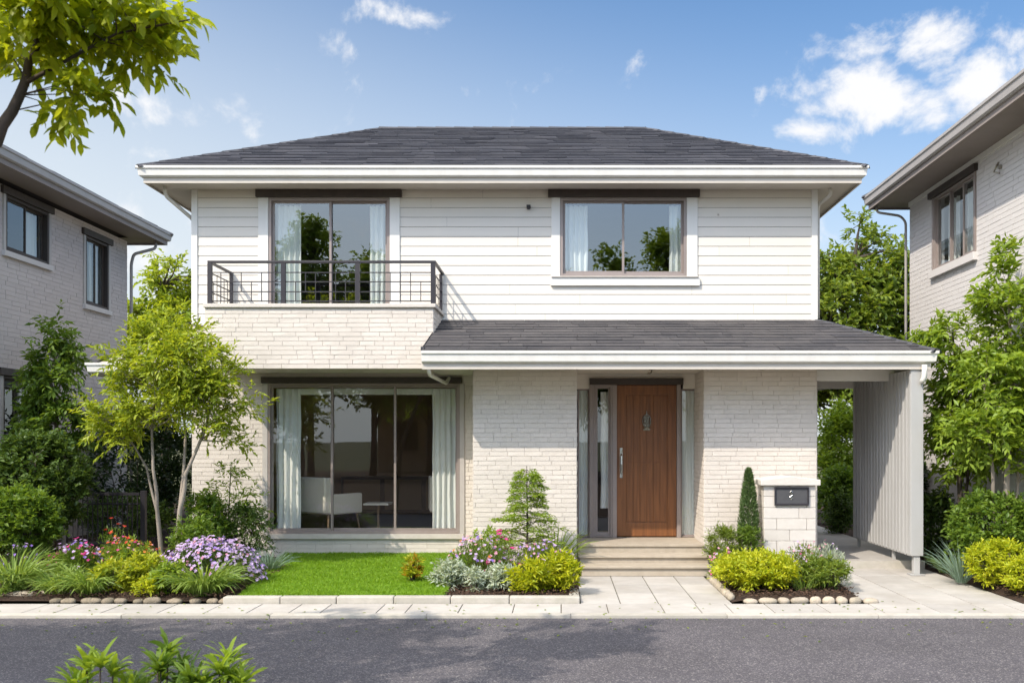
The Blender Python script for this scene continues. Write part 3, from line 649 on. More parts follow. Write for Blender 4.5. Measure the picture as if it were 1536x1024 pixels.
# ------------------------------------------------------------------ mailbox pillar
t = thing('mailbox_pillar', 'white stone mailbox pillar with dark mail slot in the bed by the driveway', 'mailbox', (3.0, -1.6, 0))
FM = FX(-1.8); m = MB(); z = .0; x0, x1 = 2.665, 3.345
while z < 1.15:
    h = .145; cuts = [x0, (x0+x1)/2+random.choice((-.0, .0, .12, -.1)), x1] if int(z/.145) % 2 else [x0, x0+.17, x1-.12, x1]
    for a, b in zip(cuts, cuts[1:]): m.box(a+.002, b-.002, -1.8-random.uniform(0,.004), -1.38, z+.002, min(z+h, 1.16)-.002)
    z += h
m.build('pillar', 'pillar_stone', t, bevel=.005)
m = MB(); m.add([(x0-.05,-1.85,1.161),(x1+.05,-1.85,1.161),(x1+.05,-1.85,1.235),(3.0,-1.85,1.285),(x0-.05,-1.85,1.235),(x0-.05,-1.33,1.161),(x1+.05,-1.33,1.161),(x1+.05,-1.33,1.235),(3.0,-1.33,1.285),(x0-.05,-1.33,1.235)],
      [(0,1,2,3,4),(9,8,7,6,5),(0,5,6,1),(1,6,7,2),(2,7,8,3),(3,8,9,4),(4,9,5,0)]); m.build('cap', 'pillar_stone', t, bevel=.008)
m = MB(); m.lbox(FM, 2.80, 3.25, .90, .925, -.0, .03); m.lbox(FM, 2.80, 3.25, 1.125, 1.14, -.0, .03); m.lbox(FM, 2.80, 2.815, .925, 1.125, -.0, .03); m.lbox(FM, 3.235, 3.25, .925, 1.125, -.0, .03)
mf = m.build('mail_slot', 'black_iron', t, bevel=.003); m = MB(); m.lbox(FM, 2.816, 3.234, .926, 1.124, .002, .010); m.build('flap', 'dark_box', mf)
m = MB(); m.tube([FM(3.02,1.05,.012),FM(3.035,1.075,.018),FM(3.02,1.095,.018),FM(3.005,1.075,.018),FM(3.03,1.035,.018),FM(3.005,1.01,.018),FM(3.02,.975,.014),FM(3.035,1.005,.018)], .005, 6); m.build('emblem', 'steel', mf)
# ------------------------------------------------------------------ privacy screen at the carport passage
t = thing('privacy_screen', 'tall grey board screen on posts under the right end of the porch roof', 'screen', (4.6, -1.0, 0))
m = MB(); y = -1.9
while y < .45:
    wv = .125; m.box(4.545, 4.575+random.uniform(0,.002), y+.003, y+wv-.003, .25+ (y+1.9)*-.0, 2.66 if y > -1.7 else 2.66); m.box(4.53, 4.544, y-.012, y+.012, .27, 2.64)
    y += wv
m.build('panel', 'screen_grey', t)
m = MB(); m.box(4.54, 4.70, -1.93, -1.901, .255, 2.69); m.box(4.576,4.70,-1.90,-1.80,.255,2.69); m.build('post_casing', 'screen_grey', t, bevel=.004)
for (a, b, c, dd) in ((4.585, 4.665, -1.91, -1.83),):
    m = MB(); m.box(a, b, c, dd, .02, .254); m.box(a-.05, b+.05, c-.05, dd+.05, .004, .02); m.build('post', 'screen_grey', t, bevel=.004)
for yy in (-1.15, .35):
    m = MB(); m.box(4.585, 4.625, yy, yy+.05, .02, .2499); m.box(4.56, 4.65, yy-.03, yy+.08, .004, .02); m.build('post', 'screen_grey', t, bevel=.003)
for za in (.27, 2.5):
    m = MB(); m.box(4.577, 4.60, -1.79, .44, za, za+.06); m.build('rail', 'screen_grey', t)

# ================================================================== NEIGHBOUR HOUSES
def hip_roof(parent, x0, x1, y0, y1, ze, slope, gut, sof, soffit_rect, wallrect, rows=14):
    hw = min(x1-x0, y1-y0)/2; zr_ = ze+hw*slope
    if x1-x0 > y1-y0: a, b = (x0+hw, (y0+y1)/2, zr_), (x1-hw, (y0+y1)/2, zr_)
    else: a, b = ((x0+x1)/2, y0+hw, zr_), ((x0+x1)/2, y1-hw, zr_)
    m = MB(); long_x = x1-x0 > y1-y0
    if long_x:
        roof_slope(m,(x0,y0,ze),(x1,y0,ze),a,b,rows); roof_slope(m,(x1,y1,ze),(x0,y1,ze),b,a,rows); roof_slope(m,(x0,y1,ze),(x0,y0,ze),a,a,rows); roof_slope(m,(x1,y0,ze),(x1,y1,ze),b,b,rows)
    else:
        roof_slope(m,(x0,y0,ze),(x1,y0,ze),a,a,rows); roof_slope(m,(x1,y1,ze),(x0,y1,ze),b,b,rows); roof_slope(m,(x0,y1,ze),(x0,y0,ze),b,a,rows); roof_slope(m,(x1,y0,ze),(x1,y1,ze),a,b,rows)
    r = m.build('roof', 'roof_tile', parent)
    c = MB(); corners = [(x0,y0),(x1,y0),(x1,y1),(x0,y1)]
    for (x, y) in corners:
        e = a if (Vector((x,y,0))-Vector((a[0],a[1],0))).length < (Vector((x,y,0))-Vector((b[0],b[1],0))).length+1e-6 else b
        hip_caps(c, (x,y,ze), e, w=.1)
    if a != b: hip_caps(c, a, b, w=.1)
    c.build('ridge_cap', 'roof_cap', r)
    g = MB(); g.sweep(rect_path(x0+.05, x1-.05, y0+.05, y1-.05), GUT(ze-.005), closed=True); g.build('gutter', gut, parent)
    g = MB(); g.sweep(rect_path(x0+.05, x1-.05, y0+.05, y1-.05), FAS(ze-.005), closed=True); g.build('fascia', sof, parent)
    wx0, wx1, wy0, wy1 = wallrect; g = MB(); z = ze-.205
    for (p, q, e, f) in ((x0+.05,x1-.05,y0+.05,wy0-.02),(x0+.05,x1-.05,wy1+.02,y1-.05),(x0+.05,wx0-.02,wy0-.019,wy1+.019),(wx1+.02,x1-.05,wy0-.019,wy1+.019)): g.box(p,q,e,f,z,z+.015)
    g.build('soffit', sof, parent); g = MB(); g.box(x0+.06,x1-.06,y0+.06,y1-.06,z+.05,z+.08); g.build('attic_floor', 'room_dark', parent)
# left neighbour
NL = thing('house', 'shaded grey brick two storey house at the left edge behind the shrubs', 'house', (-12, 2, 0))
lx, ly0, ly1 = -8.7, -1.2, 4.75
FLn = frame((lx, 0), (0, 1), (1, 0))
hl = [(.62,1.85,4.72,5.60),(3.08,3.95,4.24,5.50),(.55,1.95,.95,2.76)]
brick_wall(FLn, ly0, ly1, 0, 5.74, hl, NL, 'grey_brick', 'grey_mortar', ch=.072, bl=(.22,.42))
for Fq, a, wd in ((frame((lx-.16,ly0),(-1,0),(0,-1)), -.16, 6), (frame((lx-6.16,ly0),(0,1),(-1,0)), .16, ly1-ly0-.16), (frame((lx-.16,ly1),(-1,0),(0,1)), -.16, 6)):
    m = MB(); m.lbox(Fq, a+.161, wd, 0, 5.74, -.16, 0); m.build('wall', 'grey_brick', NL)
for i, (a, b, c, dd) in enumerate(hl):
    window(NL, FLn, a, b, c, dd, [(a+b)/2], fmat='dark_header'); box_part('window_header', 'dark_header', NL, FLn, a-.12, b+.12, dd+.003, min(dd+.12, 5.73), 0, .06)
    box_part('window_sill', 'pale_brick', NL, FLn, a-.08, b+.08, c-.09, c-.003, 0, .06)
    for q in (a-.07, b+.003): box_part('window_casing', 'pale_frame', NL, FLn, q, q+.067, c, dd, 0, .03)
curtain(FLn, 1.3, 1.88, 1.0, 2.7, -.2, 'pale curtain in the ground floor window of the left house'); curtain(FLn, 1.45, 1.82, 4.76, 5.55, -.2, 'pale curtain in the nearer upper window of the left house'); curtain(FLn, 3.6, 3.9, 4.3, 5.45, -.2, 'pale curtain in the farther upper window of the left house')
hip_roof(NL, lx-6.8, lx+.62, ly0-.6, ly1+.62, 6.02, .5, 'grey_gutter', 'grey_soffit', None, (lx-6.16, lx, ly0, ly1))
m = MB(); m.box(lx-5.9, lx-.17, ly0+.2, ly1-.2, 3.0, 3.1); m.box(lx-1.9,lx-1.8,ly0+.2,ly1-.2,0,5.74); m.build('inner_wall', 'room_dark', NL)
pipe([(lx+.45,ly1+.3,5.82),(lx+.45,ly1+.3,5.66),(lx+.1,ly1+.08,5.5),(lx+.06,ly1+.06,5.3),(lx+.06,ly1+.06,.1)], r=.03, mat='grey_gutter', parent=NL)
# right neighbour
NR = thing('house', 'pale grey two storey house at the right edge with a three pane upper window', 'house', (9, 0, 0))
rx, ry0, ry1 = 6.0, -3.4, 2.0
FRn = frame((rx, 0), (0, -1), (-1, 0))     # u = -y
hr = [(-.95,.52,4.46,5.62),(2.2,3.1,4.48,5.62)]
brick_wall(FRn, -ry1, -ry0, 0, 5.74, hr, NR, 'pale_brick', 'pale_mortar', ch=.072, bl=(.22,.42), rough=.001)
for Fq, a, wd in ((frame((rx,ry0),(1,0),(0,-1)), 0, 6.0), (frame((rx+6,ry0),(0,1),(1,0)), 0, ry1-ry0), (frame((rx,ry1),(1,0),(0,1)), 0, 6.0)):
    m = MB(); m.lbox(Fq, a+.161, wd-.161, 0, 5.74, -.16, 0); m.build('wall', 'pale_brick', NR)
for (a, b, c, dd) in hr:
    window(NR, FRn, a, b, c, dd, [a+(b-a)*.36, a+(b-a)*.68], fmat='window_frame', fw=.03, sash=.028); box_part('window_header', 'dark_header', NR, FRn, a-.12, b+.1, dd+.003, dd+.10, 0, .07)
    box_part('window_sill', 'pale_brick', NR, FRn, a-.08, b+.08, c-.12, c-.003, 0, .07)
    for q in (a-.05, b+.003): box_part('window_casing', 'window_frame', NR, FRn, q, q+.047, c, dd, 0, .03)
box_part('frieze_board', 'white_paint', NR, FRn, -ry1, -ry0, 5.735, 5.82, -.1, .03)
curtain(FRn, -.85, -.5, 4.53, 5.55, -.2, 'pale curtain at the far side of the right house window'); curtain(FRn, -.35, .0, 4.53, 5.55, -.2, 'pale curtain in the middle of the right house window'); curtain(FRn, .12, .38, 4.53, 5.55, -.2, 'pale curtain at the near side of the right house window')
hip_roof(NR, rx-.64, rx+6.7, ry0-.6, ry1+.4, 6.02, .5, 'grey_gutter', 'grey_soffit', None, (rx, rx+6, ry0, ry1))
m = MB(); m.box(rx+1.4, rx+1.5, ry0+.2, ry1-.2, 0, 5.74); m.box(rx+.17, rx+5.8, ry0+.2, ry1-.2, 3.0, 3.1); m.build('inner_wall', 'room_dark', NR)
pipe([(rx-.5,ry1+.2,5.82),(rx-.5,ry1+.2,5.70),(rx-.12,ry1+.12,5.62),(rx-.05,ry1+.06,5.5),(rx-.05,ry1+.06,.1)], r=.022, mat='grey_gutter', parent=NR)
v = MB(); v.tube([FRn(1.32,5.46,0),FRn(1.32,5.46,.05)], .03, 10); v.tube([FRn(1.32,5.52,.04),FRn(1.34,5.46,.08),FRn(1.28,5.40,.09),FRn(1.36,5.36,.05)], .014, 6); v.build('wall_lamp', 'pewter', NR)

# ================================================================== GROUND
def sheet(name, mat, x0, x1, y0, y1, z, **k):
    m = MB(); m.quad((x0,y0,z),(x1,y0,z),(x1,y1,z),(x0,y1,z)); return m.build(name, mat, kind='structure', **k)
sheet('ground', 'ground_soil', -900, 900, -900, 900, -.06)
sheet('road', 'asphalt', -60, 60, -8.25, -4.65, -.03)
def pavers(name, x0, x1, y0, y1, z, xs, ys, jag=0, base=True):
    m = MB(); j = .006
    for a, b in zip(xs, xs[1:]):
        for c, dd in zip(ys, ys[1:]):
            h = random.uniform(0, .0025); m.box(a+j, b-j, c+j, dd-j, z-.04, z+h)
    o = m.build(name, 'paver', kind='structure', bevel=.003)
    b = MB(); b.quad((x0,y0,z-.008),(x1,y0,z-.008),(x1,y1,z-.008),(x0,y1,z-.008)); b.build('joint_sand', 'joint', o)
    return o
def rs(a, b, st, jit=.12):
    out = [a]
    while out[-1]+st*1.3 < b: out.append(out[-1]+st*random.uniform(1-jit, 1+jit))
    return out+[b]
pavers('pavement', -30, 30, -4.55, -4.0, .0, rs(-30, 30, .44, .35), [-4.55, -4.0])
m = MB()
for a, b in zip(rs(-30,30,1.4), rs(-30,30,1.4)[1:]): pass
xs = rs(-30, 30, 1.5, .05)
for a, b in zip(xs, xs[1:]): m.box(a+.002, b-.002, -4.66, -4.552, -.10, .004)
m.build('kerb', 'kerb_stone', kind='structure', bevel=.006)
pavers('walkway', .22, 1.85, -3.998, -2.0, .0, [.22, .65, 1.06, 1.46, 1.85], [-3.998, -3.3, -2.65, -1.985])
pavers('driveway', 3.32, 4.97, -3.998, -1.25, .0, [3.32, 3.86, 4.42, 4.97], [-3.998, -3.35, -2.6, -1.9, -1.25])
pavers('carport_floor', 3.62, 4.97, -1.25, 6.5, .11, [3.62, 4.97], [-1.248, .6, 2.4, 4.4, 6.5])
sheet('path', 'joint', 3.62, 4.97, -1.26, -1.245, .05)
m = MB(); m.box(3.61, 4.98, -1.262, -1.25, -.02, .105); m.build('path_step', 'kerb_stone', kind='structure')
# beds: gently uneven soil sheets
def bed(name, poly_x, y0, y1, z, mat='soil', nx=30, ny=30, amp=.02, mound=.05, **k):
    m = MB(); vs = []
    for j in range(ny+1):
        t = j/ny; y = y0+(y1-y0)*t
        for i in range(nx+1):
            s_ = i/nx; xa = poly_x[0][0]+(poly_x[0][1]-poly_x[0][0])*t; xb = poly_x[1][0]+(poly_x[1][1]-poly_x[1][0])*t
            e = min(1, 6*min(s_, 1-s_, t*1.2+.05, 1-t+.05)); vs.append((xa+(xb-xa)*s_, y, z+e*(mound+random.uniform(-amp, amp))))
    m.add(vs, [(j*(nx+1)+i, j*(nx+1)+i+1, (j+1)*(nx+1)+i+1, (j+1)*(nx+1)+i) for j in range(ny) for i in range(nx)])
    return m.build(name, mat, kind='structure', smooth=True)
bed('flower_bed', [(-9.5,-8.6),(-3.50,-4.12)], -3.93, .0, .0); bed('flower_bed', [(-1.28,-1.22),(.215,.24)], -3.86, -.93, .0); bed('flower_bed', [(1.86,2.02),(3.30,3.60)], -3.90, -.93, .0); bed('flower_bed', [(4.98,4.98),(5.99,5.99)], -4.0, 6, .0, ny=60)
sheet('soil', 'soil', -9.5, XL, 0, 9, .02); sheet('soil', 'soil', 4.98, 14, 2.1, 12, .0); sheet('soil', 'soil', -12, 5, 6.5, 14, .01)
bed('lawn', [(-3.50,-4.12),(-1.28,-1.22)], -3.86, -.0, .02, mat='turf', amp=.006, mound=.03)
# kerb of the lawn
m = MB(); xs = rs(-3.62, .215, .62, .06)
for a, b in zip(xs, xs[1:]): m.box(a+.003, b-.003, -3.995, -3.87, -.03, .072+random.uniform(-.002,.002))
ys = rs(-3.868, -2.05, .6, .05)
for a, b in zip(ys[:1], ys[1:2]): m.box(.10, .212, a+.003, b-.003, -.03, .05)
m.build('lawn_kerb', 'kerb_stone', kind='structure', bevel=.012)

# ================================================================== FOLIAGE TOOLS
def nz(a): return a/np.maximum(np.linalg.norm(a, axis=1, keepdims=True), 1e-9)
def fast_mesh(name, V, T, rnd, mat, parent, smooth=False):
    me = bpy.data.meshes.new(name); nv, nf = len(V), len(T); k = T.shape[1]
    me.vertices.add(nv); me.vertices.foreach_set('co', V.astype(np.float32).ravel())
    me.loops.add(nf*k); me.loops.foreach_set('vertex_index', T.astype(np.int32).ravel())
    me.polygons.add(nf); me.polygons.foreach_set('loop_start', np.arange(0, nf*k, k, dtype=np.int32))
    try: me.polygons.foreach_set('loop_total', np.full(nf, k, dtype=np.int32))
    except Exception: pass
    me.update(calc_edges=True); me.validate()
    at = me.attributes.new('rnd', 'FLOAT', 'FACE'); at.data.foreach_set('value', rnd.astype(np.float32))
    if smooth: me.polygons.foreach_set('use_smooth', np.ones(nf, dtype=bool))
    me.materials.append(MATS[mat]); o = bpy.data.objects.new(name, me); C.objects.link(o)
    if parent:
        o.parent = parent; r = parent
        while r.parent is not None: r = r.parent
        local(o, r)
    return o
def leaves(name, P, D, L, W, mat, parent, detail=0, up=None, fold=.18, droop=.15, tilt=.5):
    n = len(P); D = nz(D)
    L = np.broadcast_to(np.asarray(L, float), (n,))*RNG.uniform(.7, 1.2, n); W = np.broadcast_to(np.asarray(W, float), (n,))*RNG.uniform(.8, 1.15, n)
    ref = np.tile([0, 0, 1.], (n, 1))+RNG.normal(0, tilt, (n, 3))
    if up is not None: ref = up+RNG.normal(0, tilt, (n, 3))
    Sd = nz(np.cross(D, ref)); Nn = nz(np.cross(Sd, D)); L = L[:, None]; W = W[:, None]
    if detail == 0:
        V = np.stack([P, P+D*L*.45+Sd*W*.5+Nn*W*fold, P+D*L-Nn*L*droop, P+D*L*.45-Sd*W*.5+Nn*W*fold], 1)
        T = np.array([[0,1,2],[0,2,3]]); nv = 4
    else:
        def pt(t, s_): return P+D*L*t+Sd*W*s_+Nn*(W*fold*abs(s_)*2-L*droop*t*t)
        V = np.stack([pt(0,0),pt(.28,.42),pt(.28,0),pt(.28,-.42),pt(.62,.40),pt(.62,0),pt(.62,-.40),pt(1.0,0)], 1)
        T = np.array([[0,1,2],[0,2,3],[1,4,5],[1,5,2],[2,5,6],[2,6,3],[4,7,5],[5,7,6]]); nv = 8
    F = (T[None]+(np.arange(n)*nv)[:, None, None]).reshape(-1, 3)
    r = np.repeat(np.clip(RNG.normal(.5, .24, n), 0, 1), len(T))
    return fast_mesh(name, V.reshape(-1, 3), F, r, mat, parent)
def blades(name, P, D, L, W, mat, parent, bend=.6, seg=4, fold=0, tag=None):
    """arching tapered ribbons: start direction D, falling over by bend"""
    n = len(P); D = nz(D); L = np.broadcast_to(np.asarray(L, float), (n,))*RNG.uniform(.65, 1.1, n); W = np.broadcast_to(np.asarray(W, float), (n,))
    Hd = D.copy(); Hd[:, 2] = 0; Hd = nz(Hd+1e-6); Sd = nz(np.cross(D, [0, 0, 1.])+RNG.normal(0, .25, (n, 3)))
    bend = bend*RNG.uniform(.5, 1.4, n)
    vs = []; cur = P.copy(); d = D.copy()
    for i in range(seg+1):
        t = i/seg; wv = (W*(.55+.9*t)*(1-t)**.6*1.1 if i < seg else W*0.02)[:, None]
        vs += [cur-Sd*wv*.5, cur+Sd*wv*.5]
        d = nz(d+np.stack([Hd[:, 0]*bend*.45/seg*2, Hd[:, 1]*bend*.45/seg*2, -bend*t*1.6/seg*2], 1)); cur = cur+d*(L/seg)[:, None]
    V = np.stack(vs, 1); T = np.array([[2*i, 2*i+1, 2*i+3, 2*i+2] for i in range(seg)])
    F = (T[None]+(np.arange(n)*(2*seg+2))[:, None, None]).reshape(-1, 4)
    r = np.repeat(np.clip(RNG.normal(.5, .25, n), 0, 1), seg)
    return fast_mesh(name, V.reshape(-1, 3), F, r, mat, parent)
def sph(n, zb=0.0):
    v = RNG.normal(size=(n, 3)); v = nz(v); v[:, 2] += zb; return nz(v)
def twig_leaves(O, D, ln, k, alt=.85, fwd=.55, down=.25, sag=.25, t0=.15):
    """k leaves along each twig. returns positions, directions"""
    m = len(O); t = np.linspace(t0, 1, k)[None, :, None]; ln = np.broadcast_to(np.asarray(ln, float), (m,))[:, None, None]
    sagv = np.zeros((m, k, 3)); sagv[..., 2] = -(t[..., 0]**2)*ln[..., 0]*sag
    P = O[:, None]+D[:, None]*t*ln+sagv
    Sd = nz(np.cross(D, [0, 0, 1.])+RNG.normal(0, .3, (m, 3)))[:, None]; sg = np.where(np.arange(k) % 2 == 0, 1, -1)[None, :, None]
    d = D[:, None]*fwd+Sd*sg*alt*(1.05-t*.6)+RNG.normal(0, .22, (m, k, 3)); d[..., 2] -= down
    return P.reshape(-1, 3), nz(d.reshape(-1, 3))
def clump_centres(blobs, per, shell=.35):
    out = []; rr = []
    wt = lambda b: b[3]*b[4]*b[5]*(b[6] if len(b) > 6 else 1)
    tot = sum(wt(b) for b in blobs)
    for b in blobs:
        n = max(3, int(per*wt(b)/tot)); u = sph(n, .1); r = RNG.uniform(shell, 1, n)[:, None]**.6
        out.append(np.array(b[:3])+u*r*np.array(b[3:6])*.82); rr += [min(b[3:6])]*n
    return np.concatenate(out), np.array(rr)
def woody(name, label, cat, base, stems, blobs, nclump, twigs, k, L, W, leaf, bark='bark_dark', clump_r=.3, sag=.25, down=.25, zb=.3, detail=0, limb_r=.02, group=None, twig_mesh=True, shell=.35, lowstart=.35, fwd=.55):
    """tree or shrub: stems = list of (points, r0, r1); leaves hang on twigs that spread from clumps joined to the stems by limbs"""
    t = thing(name, label, cat, base, group)
    cc, rr = clump_centres(blobs, nclump, shell); wd = MB(); nodes = []
    for pts, r0, r1 in stems:
        q = [Vector(p) for p in pts]; fine = []
        for a, b in zip(q, q[1:]):
            for s_ in np.linspace(0, 1, 5)[:-1]: fine.append(a.lerp(b, s_)+Vector((random.gauss(0,1),random.gauss(0,1),0))*r0*.12)
        fine.append(q[-1]); mm = len(fine); wd.tube(fine, [r0+(r1-r0)*(i/(mm-1))**.8 for i in range(mm)], 8)
        nodes += [np.array(f) for f in fine[int(mm*lowstart):]]
    nodes = np.array(nodes)
    O = []; D = []
    cr = clump_r
    for c, r_ in zip(cc, rr):
        cand = nodes[nodes[:, 2] < c[2]+.02] if (nodes[:, 2] < c[2]+.02).any() else nodes[:3]
        a = cand[np.argmin(np.linalg.norm(cand-c, axis=1)*(1+RNG.uniform(0, .4, len(cand))))]
        dist = np.linalg.norm(c-a); mid = (a+c)/2+RNG.normal(0, .06, 3)*dist; mid[2] += .08*dist
        r0 = limb_r*min(1, .35+dist/1.5); wd.tube([a, mid, c], [r0, r0*.6, r0*.25], 5, cap=False)
        m = int(twigs*RNG.uniform(.6, 1.3)); dirs = nz(sph(m, zb)+nz((c-a)[None])*.45)
        o = c+RNG.normal(0, cr*.22, (m, 3)); O.append(o); D.append(dirs)
        if twig_mesh:
            for i in range(0, m, 3): e = o[i]+dirs[i]*cr*.8; e[2] -= sag*cr*.5; wd.tube([c, o[i]+dirs[i]*cr*.35, e], [r0*.25, r0*.15, r0*.08], 3, cap=False)
    O = np.concatenate(O); D = np.concatenate(D)
    P, d = twig_leaves(O, D, cr*RNG.uniform(.7, 1.25, len(O)), k, down=down, sag=sag, fwd=fwd)
    wd.build('trunk', bark, t, smooth=True)
    leaves('crown', P, d, L, W, leaf, t, detail=detail)
    return t
def G(px, d): return (px-840)*d/1400          # photo column at distance d from the camera -> world x
def Z(py, d): return 1.75-(py-660)*d/1400
def bush(name, label, px0, px1, py0, d, leaf, L=.05, W=.026, n=3500, cat='shrub', depth=None, z0=.03, cr=None, up=.35, spread=1, detail=0, group=None, k=7, bark='bark_dark'):
    x = G((px0+px1)/2, d); rx_ = abs(G(px1, d)-G(px0, d))/2; h = Z(py0, d)-z0; y = d-14; ry_ = depth or rx_*.8
    cr = cr or min(rx_, h/2)*.38
    blobs = [(x, y, z0+h*.48, rx_*1.15-cr*.55, ry_*1.1-cr*.4, max(.05, h*.56-cr*.35))]; L *= 1.08; W *= 1.25; n = int(n*1.15); tw = 9; nc = max(8, int(n/(tw*k)))
    stems = [([(x+random.uniform(-.1,.1)*rx_, y, z0-.02), (x+rx_*.35*math.cos(a), y+ry_*.35*math.sin(a), z0+h*.35), (x+rx_*.55*math.cos(a), y+ry_*.5*math.sin(a), z0+h*.7)], .012, .005) for a in np.linspace(0, 2*PI, 6)[:-1]]
    return woody(name, label, cat, (x, y, 0), stems, blobs, nc, tw, k, L, W, leaf, bark, clump_r=cr, sag=.1, down=.0, zb=up, detail=detail, limb_r=.008, group=group, twig_mesh=False, shell=.68, lowstart=0)
def strap(name, label, px, py0, d, n, W, leaf, cat='plant', wid=.1, bend=.6, z0=.05, tight=.6, Ls=None, group=None, seg=4):
    x = G(px, d); y = d-14; h = Z(py0, d)-z0; L = Ls or h*1.45
    t = thing(name, label, cat, (x, y, 0), group)
    a = RNG.uniform(0, 2*PI, n); r = wid*np.sqrt(RNG.uniform(0, 1, n)); P = np.stack([x+r*np.cos(a), y+r*np.sin(a), np.full(n, z0-.02)], 1)
    s_ = RNG.uniform(.1, 1, n)*tight; D = np.stack([np.cos(a)*s_, np.sin(a)*s_, np.ones(n)], 1)
    blades('leaves', P, D, L, W, leaf, t, bend=bend, seg=seg); return t
def mound_flowers(name, label, px0, px1, py0, d, heads, leaf='leaf_mid', n=1400, L=.05, W=.012, cat='flowers', depth=None, z0=.04, stems=True, wisp=0, fz=.0):
    """leafy mound with flower heads: heads = [(material, count, size, petals)]"""
    x = G((px0+px1)/2, d); rx_ = abs(G(px1, d)-G(px0, d))/2; h = Z(py0, d)-z0; y = d-14; ry_ = depth or rx_*.75
    t = thing(name, label, cat, (x, y, 0))
    u = sph(n, .25); u[:, 2] = np.abs(u[:, 2]); r = RNG.uniform(.25, 1, n)[:, None]**.5; P = np.array([x, y, z0])+u*r*np.array([rx_, ry_, h*.92])
    D = nz(u+np.array([0, 0, .5])+RNG.normal(0, .4, (n, 3))); leaves('leaves', P, D, L, W, leaf, t)
    st = MB()
    for (mat, cnt, sz, pet) in heads:
        u = sph(cnt, .55); u[:, 2] = np.abs(u[:, 2])*1.0+.12; u = nz(u); hh = RNG.uniform(.9, 1.08, cnt)[:, None]
        c = np.array([x, y, z0+fz])+u*hh*np.array([rx_, ry_, h]); nr = nz(u+np.array([0, -.35, .5])+RNG.normal(0, .25, (cnt, 3)))
        ref = nz(np.cross(nr, RNG.normal(size=(cnt, 3)))); b2 = np.cross(nr, ref); P = []; D = []; U = []
        for j in range(pet):
            q = 2*PI*j/pet+RNG.uniform(-.2, .2, cnt)[:, None]; dd = ref*np.cos(q)+b2*np.sin(q)+nr*RNG.uniform(.1, .8, cnt)[:, None]; P.append(c); D.append(dd); U.append(nr)
        leaves('blossoms', np.concatenate(P), np.concatenate(D), sz, sz*.75, mat, t, up=np.concatenate(U), fold=.1, droop=.1, tilt=.15)
        if stems:
            for i in range(0, cnt, 2): p = c[i]; q = np.array([x, y, z0])+(p-np.array([x, y, z0]))*np.array([.45,.45,.2]); st.tube([q, (p+q)/2+np.array([0,0,.03]), p], .0022, 3, cap=False)
    if st.v: st.build('stems', 'twig_green', t)
    return t

# ================================================================== LAWN GRASS
n = 95000; tt = RNG.uniform(0, 1, n); ss = RNG.uniform(.003, .997, n); yy = -3.86+3.84*tt
xa = -3.50-.62*tt; xb = -1.28+.06*tt; xx = xa+(xb-xa)*ss
keep = ~((xx > -1.25) & (yy > -.93)); xx, yy = xx[keep], yy[keep]; n = len(xx)
clus = .5+.5*np.sin(xx*7+np.sin(yy*5)*2)*np.sin(yy*8+xx*3)
P = np.stack([xx, yy, np.full(n, .045)], 1); D = np.stack([RNG.normal(0, .35, n), RNG.normal(0, .35, n), np.ones(n)], 1)
og = blades('grass', P, D, .045+.028*clus, .007, 'grass_blade', None, bend=.6, seg=2); og['kind'] = 'stuff'
# mulch chips on the beds
def chips(x0, x1, y0, y1, z, n):
    P = np.stack([RNG.uniform(x0,x1,n), RNG.uniform(y0,y1,n), z+RNG.uniform(0,.03,n)], 1); D = sph(n)*np.array([1,1,.25])
    o = leaves('mulch', P, D, .045, .016, 'mulch_chip', None, fold=.3); o['kind'] = 'stuff'
chips(-6.5, -3.6, -3.9, -1.5, .055, 5000); chips(-1.25, .2, -3.85, -1, .055, 3000); chips(1.9, 3.28, -3.88, -1, .055, 2500); chips(5.0, 5.97, -3.98, 1, .055, 5000)

# ================================================================== STONES
def stone(x, y, sx, sy, sz, label='rounded edging stone at the front of a flower bed', grp='rounded edging stones along the flower beds', name='edging_stone', z=0, mat='rock'):
    m = MB(); vs = []; nu, nv = 12, 8; ph = [random.uniform(0, 6) for _ in range(4)]
    for j in range(nv+1):
        th = PI*j/nv
        for i in range(nu):
            q = 2*PI*i/nu; k = 1+.08*math.sin(2*q+ph[0])+.06*math.sin(3*q+ph[1]+th)+.05*math.sin(2*th+ph[2])
            cx_ = math.copysign(abs(math.cos(q))**.7, math.cos(q)); sx_ = math.copysign(abs(math.sin(q))**.7, math.sin(q))
            vs.append((x+sx*k*math.sin(th)**.7*cx_, y+sy*k*math.sin(th)**.7*sx_, z+sz*.35+sz*.65*math.cos(th)*k))
    m.add(vs, [(j*nu+i, j*nu+(i+1)%nu, (j+1)*nu+(i+1)%nu, (j+1)*nu+i) for j in range(nv) for i in range(nu)])
    o = m.build(name, mat, smooth=True, label=label, category='stone'); o['group'] = grp; return o
x = -5.50
while x < -3.68:
    w_ = random.uniform(.045, .11); stone(x+w_, -3.94+random.uniform(-.012,.012), w_*.98, .05, random.uniform(.035,.065), 'rounded edging stone in front of the left flower bed', 'edging stones of the left flower bed', mat='rock_brown'); x += 2*w_+random.choice((.0,.0,.06))
x = 1.98
while x < 3.3:
    w_ = random.uniform(.05, .10); stone(x+w_, -3.93+random.uniform(-.01,.01), w_*.98, .05, random.uniform(.05,.075), 'rounded edging stone in front of the golden shrub bed', 'edging stones in front of the golden shrub bed', z=-.006); x += 2*w_+.01
y = -3.8
while y < -2.3:
    w_ = random.uniform(.05, .08); stone(1.88+.0*y, y+w_, .045, w_, .07, 'small pale stone edging the front walkway on its right', 'small stones along the walkway'); y += 2*w_+.01
stone(-5.85, -3.62, .26, .12, .05, 'flat grey stepping stone at the left end of the flower bed', 'flat stones at the left', 'stepping_stone', .03).pop('group', None) if False else None
